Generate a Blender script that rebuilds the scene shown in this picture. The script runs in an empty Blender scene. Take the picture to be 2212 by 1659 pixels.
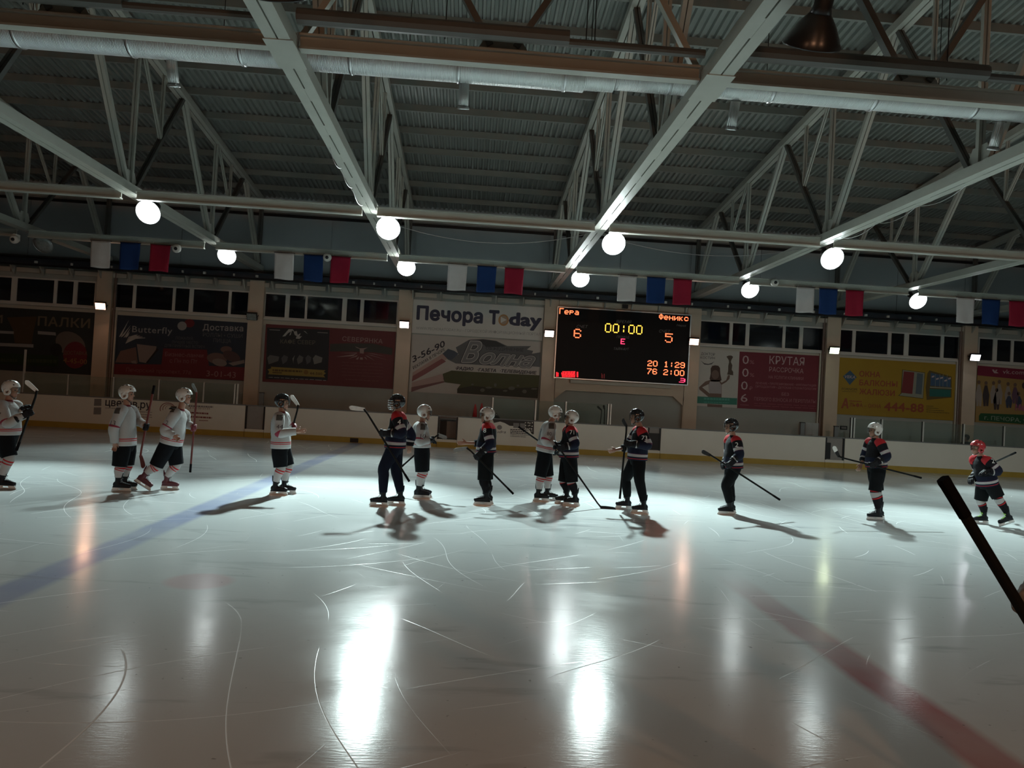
import bpy, bmesh, math, random
from mathutils import Vector, Matrix, noise

random.seed(7)
SC = bpy.context.scene
COL = SC.collection
V = Vector

# ------------------------------------------------------------------ camera
FPX, YAW, PIT, ROL, CAMH = 1638.363, 0.0552796, 0.0185152, 0.0562961, 1.9754
_f = V((math.sin(YAW) * math.cos(PIT), math.cos(YAW) * math.cos(PIT), math.sin(PIT)))
_r0 = V((math.cos(YAW), -math.sin(YAW), 0))
_u0 = _r0.cross(_f)
CR = _r0 * math.cos(ROL) + _u0 * math.sin(ROL)
CU = -_r0 * math.sin(ROL) + _u0 * math.cos(ROL)
CF = _f
cam_d = bpy.data.cameras.new('camera')
cam_d.sensor_width = 36.0
cam_d.lens = FPX * 36.0 / 2212.0
cam_d.clip_end = 300
cam = bpy.data.objects.new('camera', cam_d)
COL.objects.link(cam)
cam.matrix_world = Matrix(((CR.x, CU.x, -CF.x, 0), (CR.y, CU.y, -CF.y, 0), (CR.z, CU.z, -CF.z, CAMH), (0, 0, 0, 1)))
SC.camera = cam

# ------------------------------------------------------------------ world, exposure
w = bpy.data.worlds.new('night')
SC.world = w
w.use_nodes = True
w.node_tree.nodes['Background'].inputs['Color'].default_value = (0.10, 0.14, 0.2, 1)
w.node_tree.nodes['Background'].inputs['Strength'].default_value = 0.004
SC.view_settings.view_transform = 'Standard'
SC.view_settings.look = 'None'
SC.view_settings.gamma = 1.0
SC.view_settings.use_curve_mapping = False
SC.view_settings.exposure = 0.0

try:
    SC.cycles.max_bounces = 5; SC.cycles.diffuse_bounces = 3; SC.cycles.glossy_bounces = 2; SC.cycles.light_sampling_threshold = 0.04; SC.cycles.use_adaptive_sampling = True; SC.cycles.adaptive_threshold = 0.04; SC.cycles.transparent_max_bounces = 8
    SC.cycles.caustics_reflective = False; SC.cycles.caustics_refractive = False
except Exception:
    pass
# lamp powers (W) and colours
POW_HIGHBAY = 8000.0
POW_HIGHBAY_WIDE = 48.0
POW_FLOOD = 7.0
POW_STAND = 340.0
COOL = (0.80, 1.0, 0.98)

# ------------------------------------------------------------------ pixel -> place
def ray(u, v):
    return CF + CR * ((u - 1106.0) / FPX) - CU * ((v - 829.5) / FPX)
def at(u, v, Y):
    d = ray(u, v)
    return V((0, 0, CAMH)) + d * (Y / d.y)
def atz(u, v, Z):
    d = ray(u, v)
    return V((0, 0, CAMH)) + d * ((Z - CAMH) / d.z)

# ------------------------------------------------------------------ materials
MATS = {}
def nt_new(name):
    m = bpy.data.materials.new(name)
    m.use_nodes = True
    nt = m.node_tree
    return m, nt, nt.nodes['Principled BSDF']
def mat(name, col, rough=0.6, metal=0.0, spec=0.5, var=0.12, scale=6.0, bump=0.0, bscale=40.0, emit=0.0, ecol=None, alpha=None):
    if name in MATS:
        return MATS[name]
    m, nt, b = nt_new(name)
    tc = nt.nodes.new('ShaderNodeTexCoord')
    n = nt.nodes.new('ShaderNodeTexNoise'); n.inputs['Scale'].default_value = scale; n.inputs['Detail'].default_value = 4
    nt.links.new(tc.outputs['Object'], n.inputs['Vector'])
    mx = nt.nodes.new('ShaderNodeMix'); mx.data_type = 'RGBA'
    mx.inputs['A'].default_value = (*[c * (1 - var) for c in col], 1)
    mx.inputs['B'].default_value = (*[min(1, c * (1 + var)) for c in col], 1)
    nt.links.new(n.outputs['Fac'], mx.inputs['Factor'])
    nt.links.new(mx.outputs['Result'], b.inputs['Base Color'])
    b.inputs['Roughness'].default_value = rough
    b.inputs['Metallic'].default_value = metal
    b.inputs['Specular IOR Level'].default_value = spec
    if bump:
        n2 = nt.nodes.new('ShaderNodeTexNoise'); n2.inputs['Scale'].default_value = bscale; n2.inputs['Detail'].default_value = 3
        nt.links.new(tc.outputs['Object'], n2.inputs['Vector'])
        bp = nt.nodes.new('ShaderNodeBump'); bp.inputs['Strength'].default_value = bump; bp.inputs['Distance'].default_value = 0.01
        nt.links.new(n2.outputs['Fac'], bp.inputs['Height'])
        nt.links.new(bp.outputs['Normal'], b.inputs['Normal'])
    if emit:
        b.inputs['Emission Color'].default_value = (*(ecol or col), 1)
        b.inputs['Emission Strength'].default_value = emit
    MATS[name] = m
    return m
def glass(name, tint, opacity, rough=0.03):
    if name in MATS:
        return MATS[name]
    m, nt, b = nt_new(name)
    b.inputs['Base Color'].default_value = (*tint, 1)
    b.inputs['Roughness'].default_value = rough
    tr = nt.nodes.new('ShaderNodeBsdfTransparent')
    tr.inputs['Color'].default_value = (0.93, 0.97, 0.95, 1)
    lw = nt.nodes.new('ShaderNodeFresnel'); lw.inputs['IOR'].default_value = 1.45
    ad = nt.nodes.new('ShaderNodeMath'); ad.operation = 'ADD'; ad.inputs[1].default_value = opacity; ad.use_clamp = True
    nt.links.new(lw.outputs['Fac'], ad.inputs[0])
    mx = nt.nodes.new('ShaderNodeMixShader')
    nt.links.new(ad.outputs[0], mx.inputs['Fac'])
    nt.links.new(tr.outputs[0], mx.inputs[1]); nt.links.new(b.outputs[0], mx.inputs[2])
    nt.links.new(mx.outputs[0], nt.nodes['Material Output'].inputs['Surface'])
    MATS[name] = m
    return m
def stripes(name, stops, rough=0.85, bump=0.25, front=None, split=0.42, vmax=2.0):
    """cloth whose bands follow the garment's length (UV v)"""
    if name in MATS:
        return MATS[name]
    m, nt, b = nt_new(name)
    uv = nt.nodes.new('ShaderNodeUVMap')
    sp = nt.nodes.new('ShaderNodeSeparateXYZ')
    nt.links.new(uv.outputs['UV'], sp.inputs[0])
    rp = nt.nodes.new('ShaderNodeValToRGB'); rp.color_ramp.interpolation = 'CONSTANT'
    els = rp.color_ramp.elements
    els[0].position = stops[0][0]; els[0].color = (*stops[0][1], 1)
    els[1].position = stops[1][0] if len(stops) > 1 else 1.0
    els[1].color = (*(stops[1][1] if len(stops) > 1 else stops[0][1]), 1)
    for p, c in stops[2:]:
        e = els.new(p); e.color = (*c, 1)
    nt.links.new(sp.outputs['Y'], rp.inputs['Fac'])
    col_out = rp.outputs['Color']
    if front is not None:      # front = (v, colour): above v the front half keeps this colour
        g1 = nt.nodes.new('ShaderNodeMath'); g1.operation = 'GREATER_THAN'; g1.inputs[1].default_value = front[0]; nt.links.new(sp.outputs['Y'], g1.inputs[0])
        g2 = nt.nodes.new('ShaderNodeMath'); g2.operation = 'LESS_THAN' if split > 0 else 'GREATER_THAN'; g2.inputs[1].default_value = abs(split); nt.links.new(sp.outputs['X'], g2.inputs[0])
        g3 = nt.nodes.new('ShaderNodeMath'); g3.operation = 'MULTIPLY'; nt.links.new(g1.outputs[0], g3.inputs[0]); nt.links.new(g2.outputs[0], g3.inputs[1])
        g4 = nt.nodes.new('ShaderNodeMath'); g4.operation = 'LESS_THAN'; g4.inputs[1].default_value = vmax; nt.links.new(sp.outputs['Y'], g4.inputs[0])
        g5 = nt.nodes.new('ShaderNodeMath'); g5.operation = 'MULTIPLY'; nt.links.new(g3.outputs[0], g5.inputs[0]); nt.links.new(g4.outputs[0], g5.inputs[1]); g3 = g5
        mx = nt.nodes.new('ShaderNodeMix'); mx.data_type = 'RGBA'; nt.links.new(g3.outputs[0], mx.inputs['Factor'])
        nt.links.new(col_out, mx.inputs['A']); mx.inputs['B'].default_value = (*front[1], 1)
        col_out = mx.outputs['Result']
    nt.links.new(col_out, b.inputs['Base Color'])
    b.inputs['Roughness'].default_value = rough
    b.inputs['Specular IOR Level'].default_value = 0.12
    tc = nt.nodes.new('ShaderNodeTexCoord')
    n2 = nt.nodes.new('ShaderNodeTexNoise'); n2.inputs['Scale'].default_value = 14; n2.inputs['Detail'].default_value = 3
    nt.links.new(tc.outputs['Object'], n2.inputs['Vector'])
    bp = nt.nodes.new('ShaderNodeBump'); bp.inputs['Strength'].default_value = bump; bp.inputs['Distance'].default_value = 0.03
    nt.links.new(n2.outputs['Fac'], bp.inputs['Height']); nt.links.new(bp.outputs['Normal'], b.inputs['Normal'])
    MATS[name] = m
    return m

# ------------------------------------------------------------------ mesh helpers
class MB:
    def __init__(s):
        s.v = []; s.f = []; s.uv = None
    def box(s, lo, hi):
        x0, y0, z0 = lo; x1, y1, z1 = hi
        b = len(s.v)
        s.v += [(x0, y0, z0), (x1, y0, z0), (x1, y1, z0), (x0, y1, z0), (x0, y0, z1), (x1, y0, z1), (x1, y1, z1), (x0, y1, z1)]
        s.f += [tuple(b + i for i in q) for q in ((0, 3, 2, 1), (4, 5, 6, 7), (0, 1, 5, 4), (1, 2, 6, 5), (2, 3, 7, 6), (3, 0, 4, 7))]
        return s
    def bar(s, a, c, wx, wy, up=(1, 0, 0)):
        """bar from a to c; wx wide along up-direction, wy across it"""
        a = V(a); c = V(c); d = (c - a).normalized()
        u = V(up); u = (u - d * u.dot(d)).normalized(); t = d.cross(u)
        b = len(s.v)
        for p in (a, c):
            for i, j in ((-1, -1), (1, -1), (1, 1), (-1, 1)):
                s.v.append(tuple(p + u * (i * wx / 2) + t * (j * wy / 2)))
        s.f += [tuple(b + i for i in q) for q in ((0, 3, 2, 1), (4, 5, 6, 7), (0, 1, 5, 4), (1, 2, 6, 5), (2, 3, 7, 6), (3, 0, 4, 7))]
        return s
    def ring_tube(s, rings, cap=True):
        b = len(s.v); n = len(rings[0])
        for r in rings:
            s.v += [tuple(p) for p in r]
        for k in range(len(rings) - 1):
            for i in range(n):
                j = (i + 1) % n
                s.f.append((b + k * n + i, b + k * n + j, b + (k + 1) * n + j, b + (k + 1) * n + i))
        if cap:
            s.f.append(tuple(b + i for i in reversed(range(n))))
            s.f.append(tuple(b + (len(rings) - 1) * n + i for i in range(n)))
        return s
    def tube(s, pts, r, n=8, cap=True):
        pts = [V(p) for p in pts]
        rr = r if isinstance(r, (list, tuple)) else [r] * len(pts)
        t = (pts[1] - pts[0]).normalized()
        u = t.orthogonal().normalized()
        rings = []
        for i, p in enumerate(pts):
            a = pts[max(0, i - 1)]; c = pts[min(len(pts) - 1, i + 1)]
            t = (c - a).normalized()
            u = (u - t * u.dot(t)).normalized(); w_ = t.cross(u)
            rings.append([p + (u * math.cos(2 * math.pi * k / n) + w_ * math.sin(2 * math.pi * k / n)) * rr[i] for k in range(n)])
        return s.ring_tube(rings, cap)
    def lathe(s, prof, n=24, M=None, cap=False):
        """prof: list of (r, h); axis local z, placed by M"""
        M = M or Matrix()
        rings = [[M @ V((r * math.cos(2 * math.pi * k / n), r * math.sin(2 * math.pi * k / n), h)) for k in range(n)] for r, h in prof]
        return s.ring_tube(rings, cap)
    def poly(s, pts):
        b = len(s.v); s.v += [tuple(p) for p in pts]; s.f.append(tuple(range(b, b + len(pts)))); return s
    def prism(s, pts, d):
        """polygon pts extruded by vector d"""
        d = V(d); n = len(pts); b = len(s.v)
        s.v += [tuple(p) for p in pts] + [tuple(V(p) + d) for p in pts]
        s.f.append(tuple(b + i for i in range(n))); s.f.append(tuple(b + n + i for i in reversed(range(n))))
        for i in range(n):
            j = (i + 1) % n
            s.f.append((b + i, b + n + i, b + n + j, b + j))
        return s
    def mesh(s, name):
        me = bpy.data.meshes.new(name)
        me.from_pydata(s.v, [], s.f)
        bm = bmesh.new(); bm.from_mesh(me)
        bmesh.ops.recalc_face_normals(bm, faces=bm.faces)
        bm.to_mesh(me); bm.free()
        me.update()
        return me
    def build(s, name, m, parent=None, smooth=False):
        me = s.mesh(name)
        if smooth:
            me.polygons.foreach_set('use_smooth', [True] * len(me.polygons))
        me.materials.append(m)
        return link(name, me, parent)
def link(name, me, parent=None):
    o = bpy.data.objects.new(name, me)
    COL.objects.link(o)
    if parent is not None:
        o.parent = parent
        o.matrix_parent_inverse = parent.matrix_world.inverted() if False else Matrix.Translation(-parent.location)
    return o
def tag(o, label, cat, group=None):
    o['label'] = label; o['category'] = cat
    if group:
        o['group'] = group
    return o
def thing(name, label, cat, loc=(0, 0, 0), group=None):
    o = bpy.data.objects.new(name, None)
    o.empty_display_size = 0.2
    COL.objects.link(o); o.location = loc
    return tag(o, label, cat, group)
def struct(o):
    o['kind'] = 'structure'
    return o
def copy_tree(o, offset, parent=None):
    """copy a thing with its parts, moved by offset (mesh data shared)"""
    c = o.copy(); COL.objects.link(c)
    if parent is None:
        c.location = o.location + V(offset)
    else:
        c.parent = parent
        c.matrix_parent_inverse = o.matrix_parent_inverse.copy()
    for ch in list(o.children):
        copy_tree(ch, offset, c)
    return c

M_STEEL = mat('cream_painted_steel', (0.40, 0.40, 0.35), 0.42, 0, 0.5, 0.1, 3.0)
M_STEELD = mat('shaded_and_grey_steel', (0.10, 0.10, 0.09), 0.5, 0, 0.5, 0.15, 3.0)  # grey steel; on the truss diagonals it paints in their shade
M_DECK = mat('galvanised_roof_deck', (0.22, 0.23, 0.21), 0.5, 0.15, 0.5, 0.12, 1.2)
M_WALL = mat('cream_plaster', (0.50, 0.47, 0.40), 0.85, 0, 0.3, 0.1, 1.5, 0.15)
M_WALLG = mat('grey_green_wall_paint', (0.36, 0.38, 0.35), 0.8, 0, 0.3, 0.12, 1.2, 0.1)
M_PANEL = mat('pale_sandwich_panel', (0.34, 0.37, 0.38), 0.6, 0, 0.4, 0.08, 0.8)
M_PIL = mat('peach_plaster', (0.60, 0.49, 0.38), 0.85, 0, 0.3, 0.08, 2.0, 0.1)
M_CONC = mat('rubber_floor', (0.06, 0.06, 0.065), 0.8, 0, 0.3, 0.2, 4.0)
M_DARK = mat('black_paint', (0.012, 0.013, 0.015), 0.5, 0, 0.4, 0.2, 5.0)
M_WHITE = mat('white_paint', (0.62, 0.62, 0.58), 0.5, 0, 0.4, 0.05, 3.0)
M_METAL = mat('bare_aluminium', (0.55, 0.56, 0.56), 0.3, 0.9, 0.5, 0.1, 6.0)

from mathutils.geometry import tessellate_polygon
def text_mesh(body, shear=0.0, spacing=1.0, center=False):
    """flat lettering filled contour by contour (overlapping strokes lie a hair apart); returns 2-D points with a layer number, and faces"""
    cu = bpy.data.curves.new('t', 'FONT')
    cu.body = body; cu.resolution_u = 2; cu.shear = shear; cu.space_character = spacing; cu.fill_mode = 'NONE'
    if center:
        cu.align_x = 'CENTER'; cu.align_y = 'CENTER'
    ob = bpy.data.objects.new('t', cu); COL.objects.link(ob)
    bpy.context.view_layer.update()
    me = bpy.data.meshes.new_from_object(ob.evaluated_get(bpy.context.evaluated_depsgraph_get()))
    bpy.data.objects.remove(ob); bpy.data.curves.remove(cu)
    co = [v.co.copy() for v in me.vertices]
    nb = {}
    for e in me.edges:
        i, j = e.vertices
        nb.setdefault(i, []).append(j); nb.setdefault(j, []).append(i)
    bpy.data.meshes.remove(me)
    seen = set(); loops = []
    for st in sorted(nb):
        if st in seen: continue
        lp = [st]; seen.add(st); cur = min(nb[st])
        nxt = st + 1 if st + 1 in nb[st] else cur
        cur = nxt
        while cur is not None and cur not in seen:
            lp.append(cur); seen.add(cur)
            n_ = [k for k in nb[cur] if k not in seen]
            cur = n_[0] if n_ else None
        pts = []
        for k in lp:
            if not pts or (co[k] - pts[-1]).length > 1e-4: pts.append(co[k])
        if len(pts) > 2: loops.append(pts)
    def area(P):
        return 0.5 * sum(P[i].x * P[(i + 1) % len(P)].y - P[(i + 1) % len(P)].x * P[i].y for i in range(len(P)))
    def inside(p, P):
        r = False
        for i in range(len(P)):
            a_, b_ = P[i], P[i - 1]
            if (a_.y > p.y) != (b_.y > p.y) and p.x < (b_.x - a_.x) * (p.y - a_.y) / (b_.y - a_.y) + a_.x: r = not r
        return r
    if not loops: return [(0, 0, 0)], []
    ars = [area(P) for P in loops]
    outs, holes = [], []
    for i, P in enumerate(loops):
        con = [j for j, Q in enumerate(loops) if j != i and abs(ars[j]) > abs(ars[i]) and inside(P[0], Q) and inside(P[len(P) // 2], Q)]
        par = min(con, key=lambda j: abs(ars[j])) if con else None
        (holes if par is not None and ars[par] * ars[i] < 0 else outs).append(P)
    vs, fs = [], []
    for li, P in enumerate(outs):
        polys = [P] + [H for H in holes if inside(H[0], P) and inside(H[len(H) // 2], P)]
        flat = [q for pl in polys for q in pl]
        for ti, t in enumerate(tessellate_polygon([[V((q.x, q.y, 0)) for q in pl] for pl in polys])):
            o_ = len(vs)
            vs += [(flat[i].x, flat[i].y, (li % 3) + (ti % 7) * 0.13) for i in t]
            fs.append((o_, o_ + 1, o_ + 2))
    return vs, fs

# ================================================================== THE SETTING
X0, BAY = -14.807, 6.0
YB = 28.353          # inner face of the far boards
YW = 31.142          # face of the pilasters on the far wall
TX = [X0 + BAY * i for i in range(7)]
XL, XR = -27.0, 34.0
YN = -10.6           # near wall

def ice_material():
    m, nt, b = nt_new('scratched_ice')
    L = nt.links.new
    N = nt.nodes.new
    def math_(op, a, c=None, clamp=False):
        n = N('ShaderNodeMath'); n.operation = op; n.use_clamp = clamp
        for i, x in enumerate((a, c)):
            if x is None: continue
            if isinstance(x, (int, float)): n.inputs[i].default_value = x
            else: L(x, n.inputs[i])
        return n.outputs[0]
    tc = N('ShaderNodeTexCoord')
    sp = N('ShaderNodeSeparateXYZ'); L(tc.outputs['Object'], sp.inputs[0])
    X, Y = sp.outputs['X'], sp.outputs['Y']
    def noise_(scale, detail=3, dist=0.0, vec=None, rough=0.5):
        n = N('ShaderNodeTexNoise'); n.inputs['Scale'].default_value = scale; n.inputs['Detail'].default_value = detail
        n.inputs['Distortion'].default_value = dist; n.inputs['Roughness'].default_value = rough
        L(vec or tc.outputs['Object'], n.inputs['Vector']); return n.outputs['Fac']
    def band(coord, c, hw, soft, wob):
        d = math_('ABSOLUTE', math_('SUBTRACT', math_('ADD', coord, math_('MULTIPLY', math_('SUBTRACT', noise_(2.2), 0.5), wob)), c))
        n = N('ShaderNodeMapRange'); n.inputs['From Min'].default_value = hw; n.inputs['From Max'].default_value = hw + soft
        n.inputs['To Min'].default_value = 1; n.inputs['To Max'].default_value = 0
        L(d, n.inputs['Value']); return n.outputs[0]
    def mixc(fac, A, Bc):
        n = N('ShaderNodeMix'); n.data_type = 'RGBA'; L(fac, n.inputs['Factor'])
        if isinstance(A, tuple): n.inputs['A'].default_value = (*A, 1)
        else: L(A, n.inputs['A'])
        n.inputs['B'].default_value = (*Bc, 1)
        return n.outputs['Result']
    snow = noise_(0.9, 4, 0.6)
    base = mixc(snow, (0.62, 0.66, 0.66), (0.50, 0.54, 0.55))
    frost = noise_(0.55, 4)
    # painted lines under a cover of snow, worn unevenly
    wear = N('ShaderNodeMapRange'); wear.inputs['From Min'].default_value = 0.30; wear.inputs['From Max'].default_value = 0.66
    wear.inputs['To Min'].default_value = 0.35; wear.inputs['To Max'].default_value = 0.95
    L(frost, wear.inputs['Value'])
    base = mixc(math_('MULTIPLY', band(X, -3.99, 0.15, 0.10, 0.05), math_('MULTIPLY', wear.outputs[0], 0.62)), base, (0.15, 0.20, 0.46))
    near = N('ShaderNodeMapRange'); near.inputs['From Min'].default_value = 9.0; near.inputs['From Max'].default_value = 5.2
    near.inputs['To Min'].default_value = 0.05; near.inputs['To Max'].default_value = 1.0; L(Y, near.inputs['Value'])
    red = math_('MULTIPLY', math_('MULTIPLY', band(X, 3.2, 0.13, 0.10, 0.06), near.outputs[0]), math_('MULTIPLY', wear.outputs[0], 0.9), True)
    base = mixc(red, base, (0.36, 0.05, 0.06))
    # face-off spot
    dx = math_('SUBTRACT', X, -2.55); dy = math_('SUBTRACT', Y, 7.67)
    rr = math_('SQRT', math_('ADD', math_('MULTIPLY', dx, dx), math_('MULTIPLY', dy, dy)))
    spot = N('ShaderNodeMapRange'); spot.inputs['From Min'].default_value = 0.27; spot.inputs['From Max'].default_value = 0.36
    spot.inputs['To Min'].default_value = 0.28; spot.inputs['To Max'].default_value = 0; L(rr, spot.inputs['Value'])
    base = mixc(spot.outputs[0], base, (0.6, 0.25, 0.28))
    # skate cuts: thin curved contour lines of stretched noise fields
    cuts = None
    wob = noise_(0.16, 1.0)
    def lines(coord, kf, wd, msk_scale, off, lo):
        sawt = math_('ABSOLUTE', math_('SUBTRACT', math_('FRACT', math_('MULTIPLY', coord, kf)), 0.5))
        ln = N('ShaderNodeMapRange'); ln.inputs['From Min'].default_value = wd * kf; ln.inputs['From Max'].default_value = wd * kf * 0.35
        L(sawt, ln.inputs['Value'])
        mo = N('ShaderNodeMapping'); mo.inputs['Location'].default_value = (off * 5.3, off * 2.9, off); L(tc.outputs['Object'], mo.inputs['Vector'])
        brk = N('ShaderNodeMapRange'); brk.inputs['From Min'].default_value = lo; brk.inputs['From Max'].default_value = lo + 0.10
        L(noise_(msk_scale, 1.0, 0, mo.outputs[0]), brk.inputs['Value'])
        return math_('MULTIPLY', ln.outputs[0], brk.outputs[0])
    for k, (th, amp, kf, wd) in enumerate(((0.25, 5.0, 1.3, 0.006), (1.15, 6.0, 1.1, 0.005), (-0.75, 5.0, 1.2, 0.006))):
        lin = math_('ADD', math_('ADD', math_('MULTIPLY', X, math.cos(th)), math_('MULTIPLY', Y, math.sin(th))), math_('MULTIPLY', wob, amp))
        one = lines(lin, kf, wd, 0.42 + 0.1 * k, k + 1.0, 0.56)
        cuts = one if cuts is None else math_('MAXIMUM', cuts, one)
    for k, (cx, cy, kf) in enumerate(((4.0, -2.0, 1.4), (-3.5, 14.0, 1.1))):
        ddx = math_('SUBTRACT', X, cx); ddy = math_('SUBTRACT', Y, cy)
        rad_ = math_('ADD', math_('SQRT', math_('ADD', math_('MULTIPLY', ddx, ddx), math_('MULTIPLY', ddy, ddy))), math_('MULTIPLY', wob, 2.0))
        cuts = math_('MAXIMUM', cuts, lines(rad_, kf, 0.006, 0.6, k + 7.0, 0.57))
    base = mixc(math_('MULTIPLY', cuts, 0.55), base, (0.85, 0.88, 0.88))
    # dark water-ice smears and specks
    mp = N('ShaderNodeMapping'); mp.inputs['Rotation'].default_value = (0, 0, 0.12); mp.inputs['Scale'].default_value = (0.35, 1.6, 1)
    L(tc.outputs['Object'], mp.inputs['Vector'])
    sm = N('ShaderNodeMapRange'); sm.inputs['From Min'].default_value = 0.60; sm.inputs['From Max'].default_value = 0.74
    L(noise_(1.5, 4, 0.4, mp.outputs[0], 0.6), sm.inputs['Value'])
    base = mixc(math_('MULTIPLY', sm.outputs[0], 0.55), base, (0.25, 0.28, 0.29))
    spk = N('ShaderNodeMapRange'); spk.inputs['From Min'].default_value = 0.72; spk.inputs['From Max'].default_value = 0.78
    L(noise_(16, 2), spk.inputs['Value'])
    base = mixc(math_('MULTIPLY', spk.outputs[0], 0.6), base, (0.12, 0.12, 0.12))
    L(base, b.inputs['Base Color'])
    b.inputs['IOR'].default_value = 1.31
    b.inputs['Specular IOR Level'].default_value = 0.36
    rg = N('ShaderNodeMapRange'); rg.inputs['To Min'].default_value = 0.08; rg.inputs['To Max'].default_value = 0.26
    L(snow, rg.inputs['Value'])
    L(math_('ADD', rg.outputs[0], math_('MULTIPLY', cuts, 0.3), True), b.inputs['Roughness'])
    fine = noise_(28, 2, 0.0, mp.outputs[0])
    h = math_('ADD', math_('MULTIPLY', fine, 0.35), math_('ADD', math_('MULTIPLY', snow, 1.2), math_('MULTIPLY', cuts, -0.8)))
    bp = N('ShaderNodeBump'); bp.inputs['Strength'].default_value = 0.12; bp.inputs['Distance'].default_value = 0.012
    L(h, bp.inputs['Height']); L(bp.outputs['Normal'], b.inputs['Normal'])
    return m

ice = MB().poly([(XL + 1, -0.4, 0), (XR - 1, -0.4, 0), (XR - 1, YB, 0), (XL + 1, YB, 0)]).build('ice_sheet', ice_material())
ice['label'] = 'scratched white ice with a blue line and a red centre line'; struct(ice)
flo = MB().box((XL, YN, -0.25), (XR, YW + 0.4, -0.02)).build('floor', M_CONC); struct(flo)
struct(MB().box((XL, YN - 0.3, -0.02), (XR, YN, 12)).build('wall_front', M_WALLG))
struct(MB().box((XL - 0.3, YN, -0.02), (XL, YW + 0.4, 12)).build('wall_left', M_WALLG))
struct(MB().box((XR, YN, -0.02), (XR + 0.3, YW + 0.4, 12)).build('wall_right', M_WALLG))

# ---- far wall with real window openings
YF = YW + 0.22       # wall face between pilasters
ZW0, ZW1 = 4.74, 5.66
WIN = [  # panes of each window, in photograph columns, at row v
    (600, [(-60, -20), (-10, 28), (40, 120), (127, 162), (171, 208)]),
    (630, [(253, 289), (296, 375), (381, 411), (420, 496), (502, 538)]),
    (660, [(574, 617), (626, 660), (665, 740), (750, 779), (787, 858)]),
    (710, [(1513, 1575), (1582, 1610), (1618, 1690), (1696, 1726), (1734, 1778)]),
    (725, [(1814, 1840), (1847, 1917), (1924, 1952), (1962, 2031), (2038, 2070)]),
    (745, [(2114, 2143), (2152, 2182), (2188, 2260), (2268, 2296), (2304, 2366)]),
]
wins = []
for v, cols in WIN:
    wins.append([(at(a, v, YF + 0.1).x, at(c, v, YF + 0.1).x) for a, c in cols])
wb = MB()
wb.box((XL, YF, -0.02), (XR, YF + 0.25, ZW0 - 0.06))
wb.box((XL, YF, ZW1 + 0.06), (XR, YF + 0.25, 6.3))
edges = [XL]
for ps in wins:
    edges += [ps[0][0] - 0.07, ps[-1][1] + 0.07]
edges.append(XR)
for i in range(0, len(edges), 2):
    wb.box((edges[i], YF, ZW0 - 0.06), (edges[i + 1], YF + 0.25, ZW1 + 0.06))
wall_back = struct(wb.build('wall_back', M_WALLG))
M_PANE = mat('night_window_glass', (0.006, 0.009, 0.014), 0.06, 0, 0.8, 0.3, 3.0, 0.02, 5.0)
for i, ps in enumerate(wins):
    f = MB()
    a, c = ps[0][0] - 0.07, ps[-1][1] + 0.07
    f.box((a, YF + 0.03, ZW0 - 0.06), (c, YF + 0.12, ZW0)); f.box((a, YF + 0.03, ZW1), (c, YF + 0.12, ZW1 + 0.06))
    xs = [a] + [x for p in ps for x in p] + [c]
    for k in range(0, len(xs), 2):
        f.box((xs[k], YF + 0.03, ZW0), (xs[k + 1], YF + 0.12, ZW1))
    wo = struct(f.build('window_%d' % (i + 1), M_WHITE))
    for p in ps:
        MB().box((p[0], YF + 0.07, ZW0), (p[1], YF + 0.085, ZW1)).build('pane', M_PANE, wo)
    MB().box((a - 0.05, YF - 0.06, ZW0 - 0.13), (c + 0.05, YF + 0.03, ZW0 - 0.06)).build('window_sill', M_WHITE, wo)
    MB().box((a - 0.05, YF - 0.035, ZW0 - 0.36), (c + 0.05, YF, ZW0 - 0.17)).build('lintel_band', M_WALL, wo)
# pilasters, and the solid bay that carries the scoreboard
for i, x in enumerate([TX[0] - 6] + TX + [TX[6] + 6]):
    p = struct(MB().box((x - 0.29, YW, -0.02), (x + 0.29, YF + 0.02, 6.15)).build('trim_%d' % (i + 1), M_PIL))
    if i in (1, 6, 7):
        sd = 1 if i == 1 else -1
        MB().tube([(x + sd * 0.39, YW + 0.12, 0.3), (x + sd * 0.39, YW + 0.12, 6.1)], 0.05, 8).build('drain_pipe', mat('dull_pipe', (0.16, 0.11, 0.09), 0.5), p)
        MB().box((min(x + sd * 0.46, x + sd * 0.52), YW + 0.1, 0.3), (max(x + sd * 0.46, x + sd * 0.52), YF + 0.02, 4.6)).build('corner_strip', M_WALL, p)
bx0, bx1 = TX[3] + 0.31, TX[4] - 0.31
nl, nr, ntop = at(1190, 870, YW).x + 0.1, at(1476, 880, YW).x, at(1340, 850, YW).z
s = MB()
s.box((bx0, YW, ntop), (bx1, YF + 0.02, 6.15))
if nl > bx0: s.box((bx0, YW, 0), (nl, YF + 0.02, ntop))
s.box((nr, YW, 0), (bx1, YF + 0.02, ntop))
for sx, x in ((1, max(nl, bx0)), (-1, nr)):
    s.prism([(x, YW, ntop), (x + sx * 0.45, YW, ntop), (x, YW, ntop - 0.38)], (0, 0.24, 0))
struct(s.build('trim_10', M_PIL))
# upper wall of vertical panels
up = struct(MB().box((XL, YF + 0.1, 6.3), (XR, YF + 0.3, 9.75)).build('wall_upper', M_PANEL))
x = XL
while x < XR - 0.1:
    MB().box((x + 0.012, YF + 0.06, 6.32), (min(x + 2.98, XR), YF + 0.1, 9.7)).build('wall_panel', M_PANEL, up)
    x += 3.0
MB().box((XL, YF - 0.02, 8.84), (XR, YF + 0.05, 8.95)).build('dark_rail', M_DARK, up)
MB().box((XL, YF - 0.03, 9.02), (XR, YF + 0.05, 9.1)).build('eaves_angle', M_STEEL, up)
MB().box((XL, YF - 0.05, 6.52), (XR, YF + 0.05, 6.6)).build('panel_ledge', M_STEELD, up)
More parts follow.
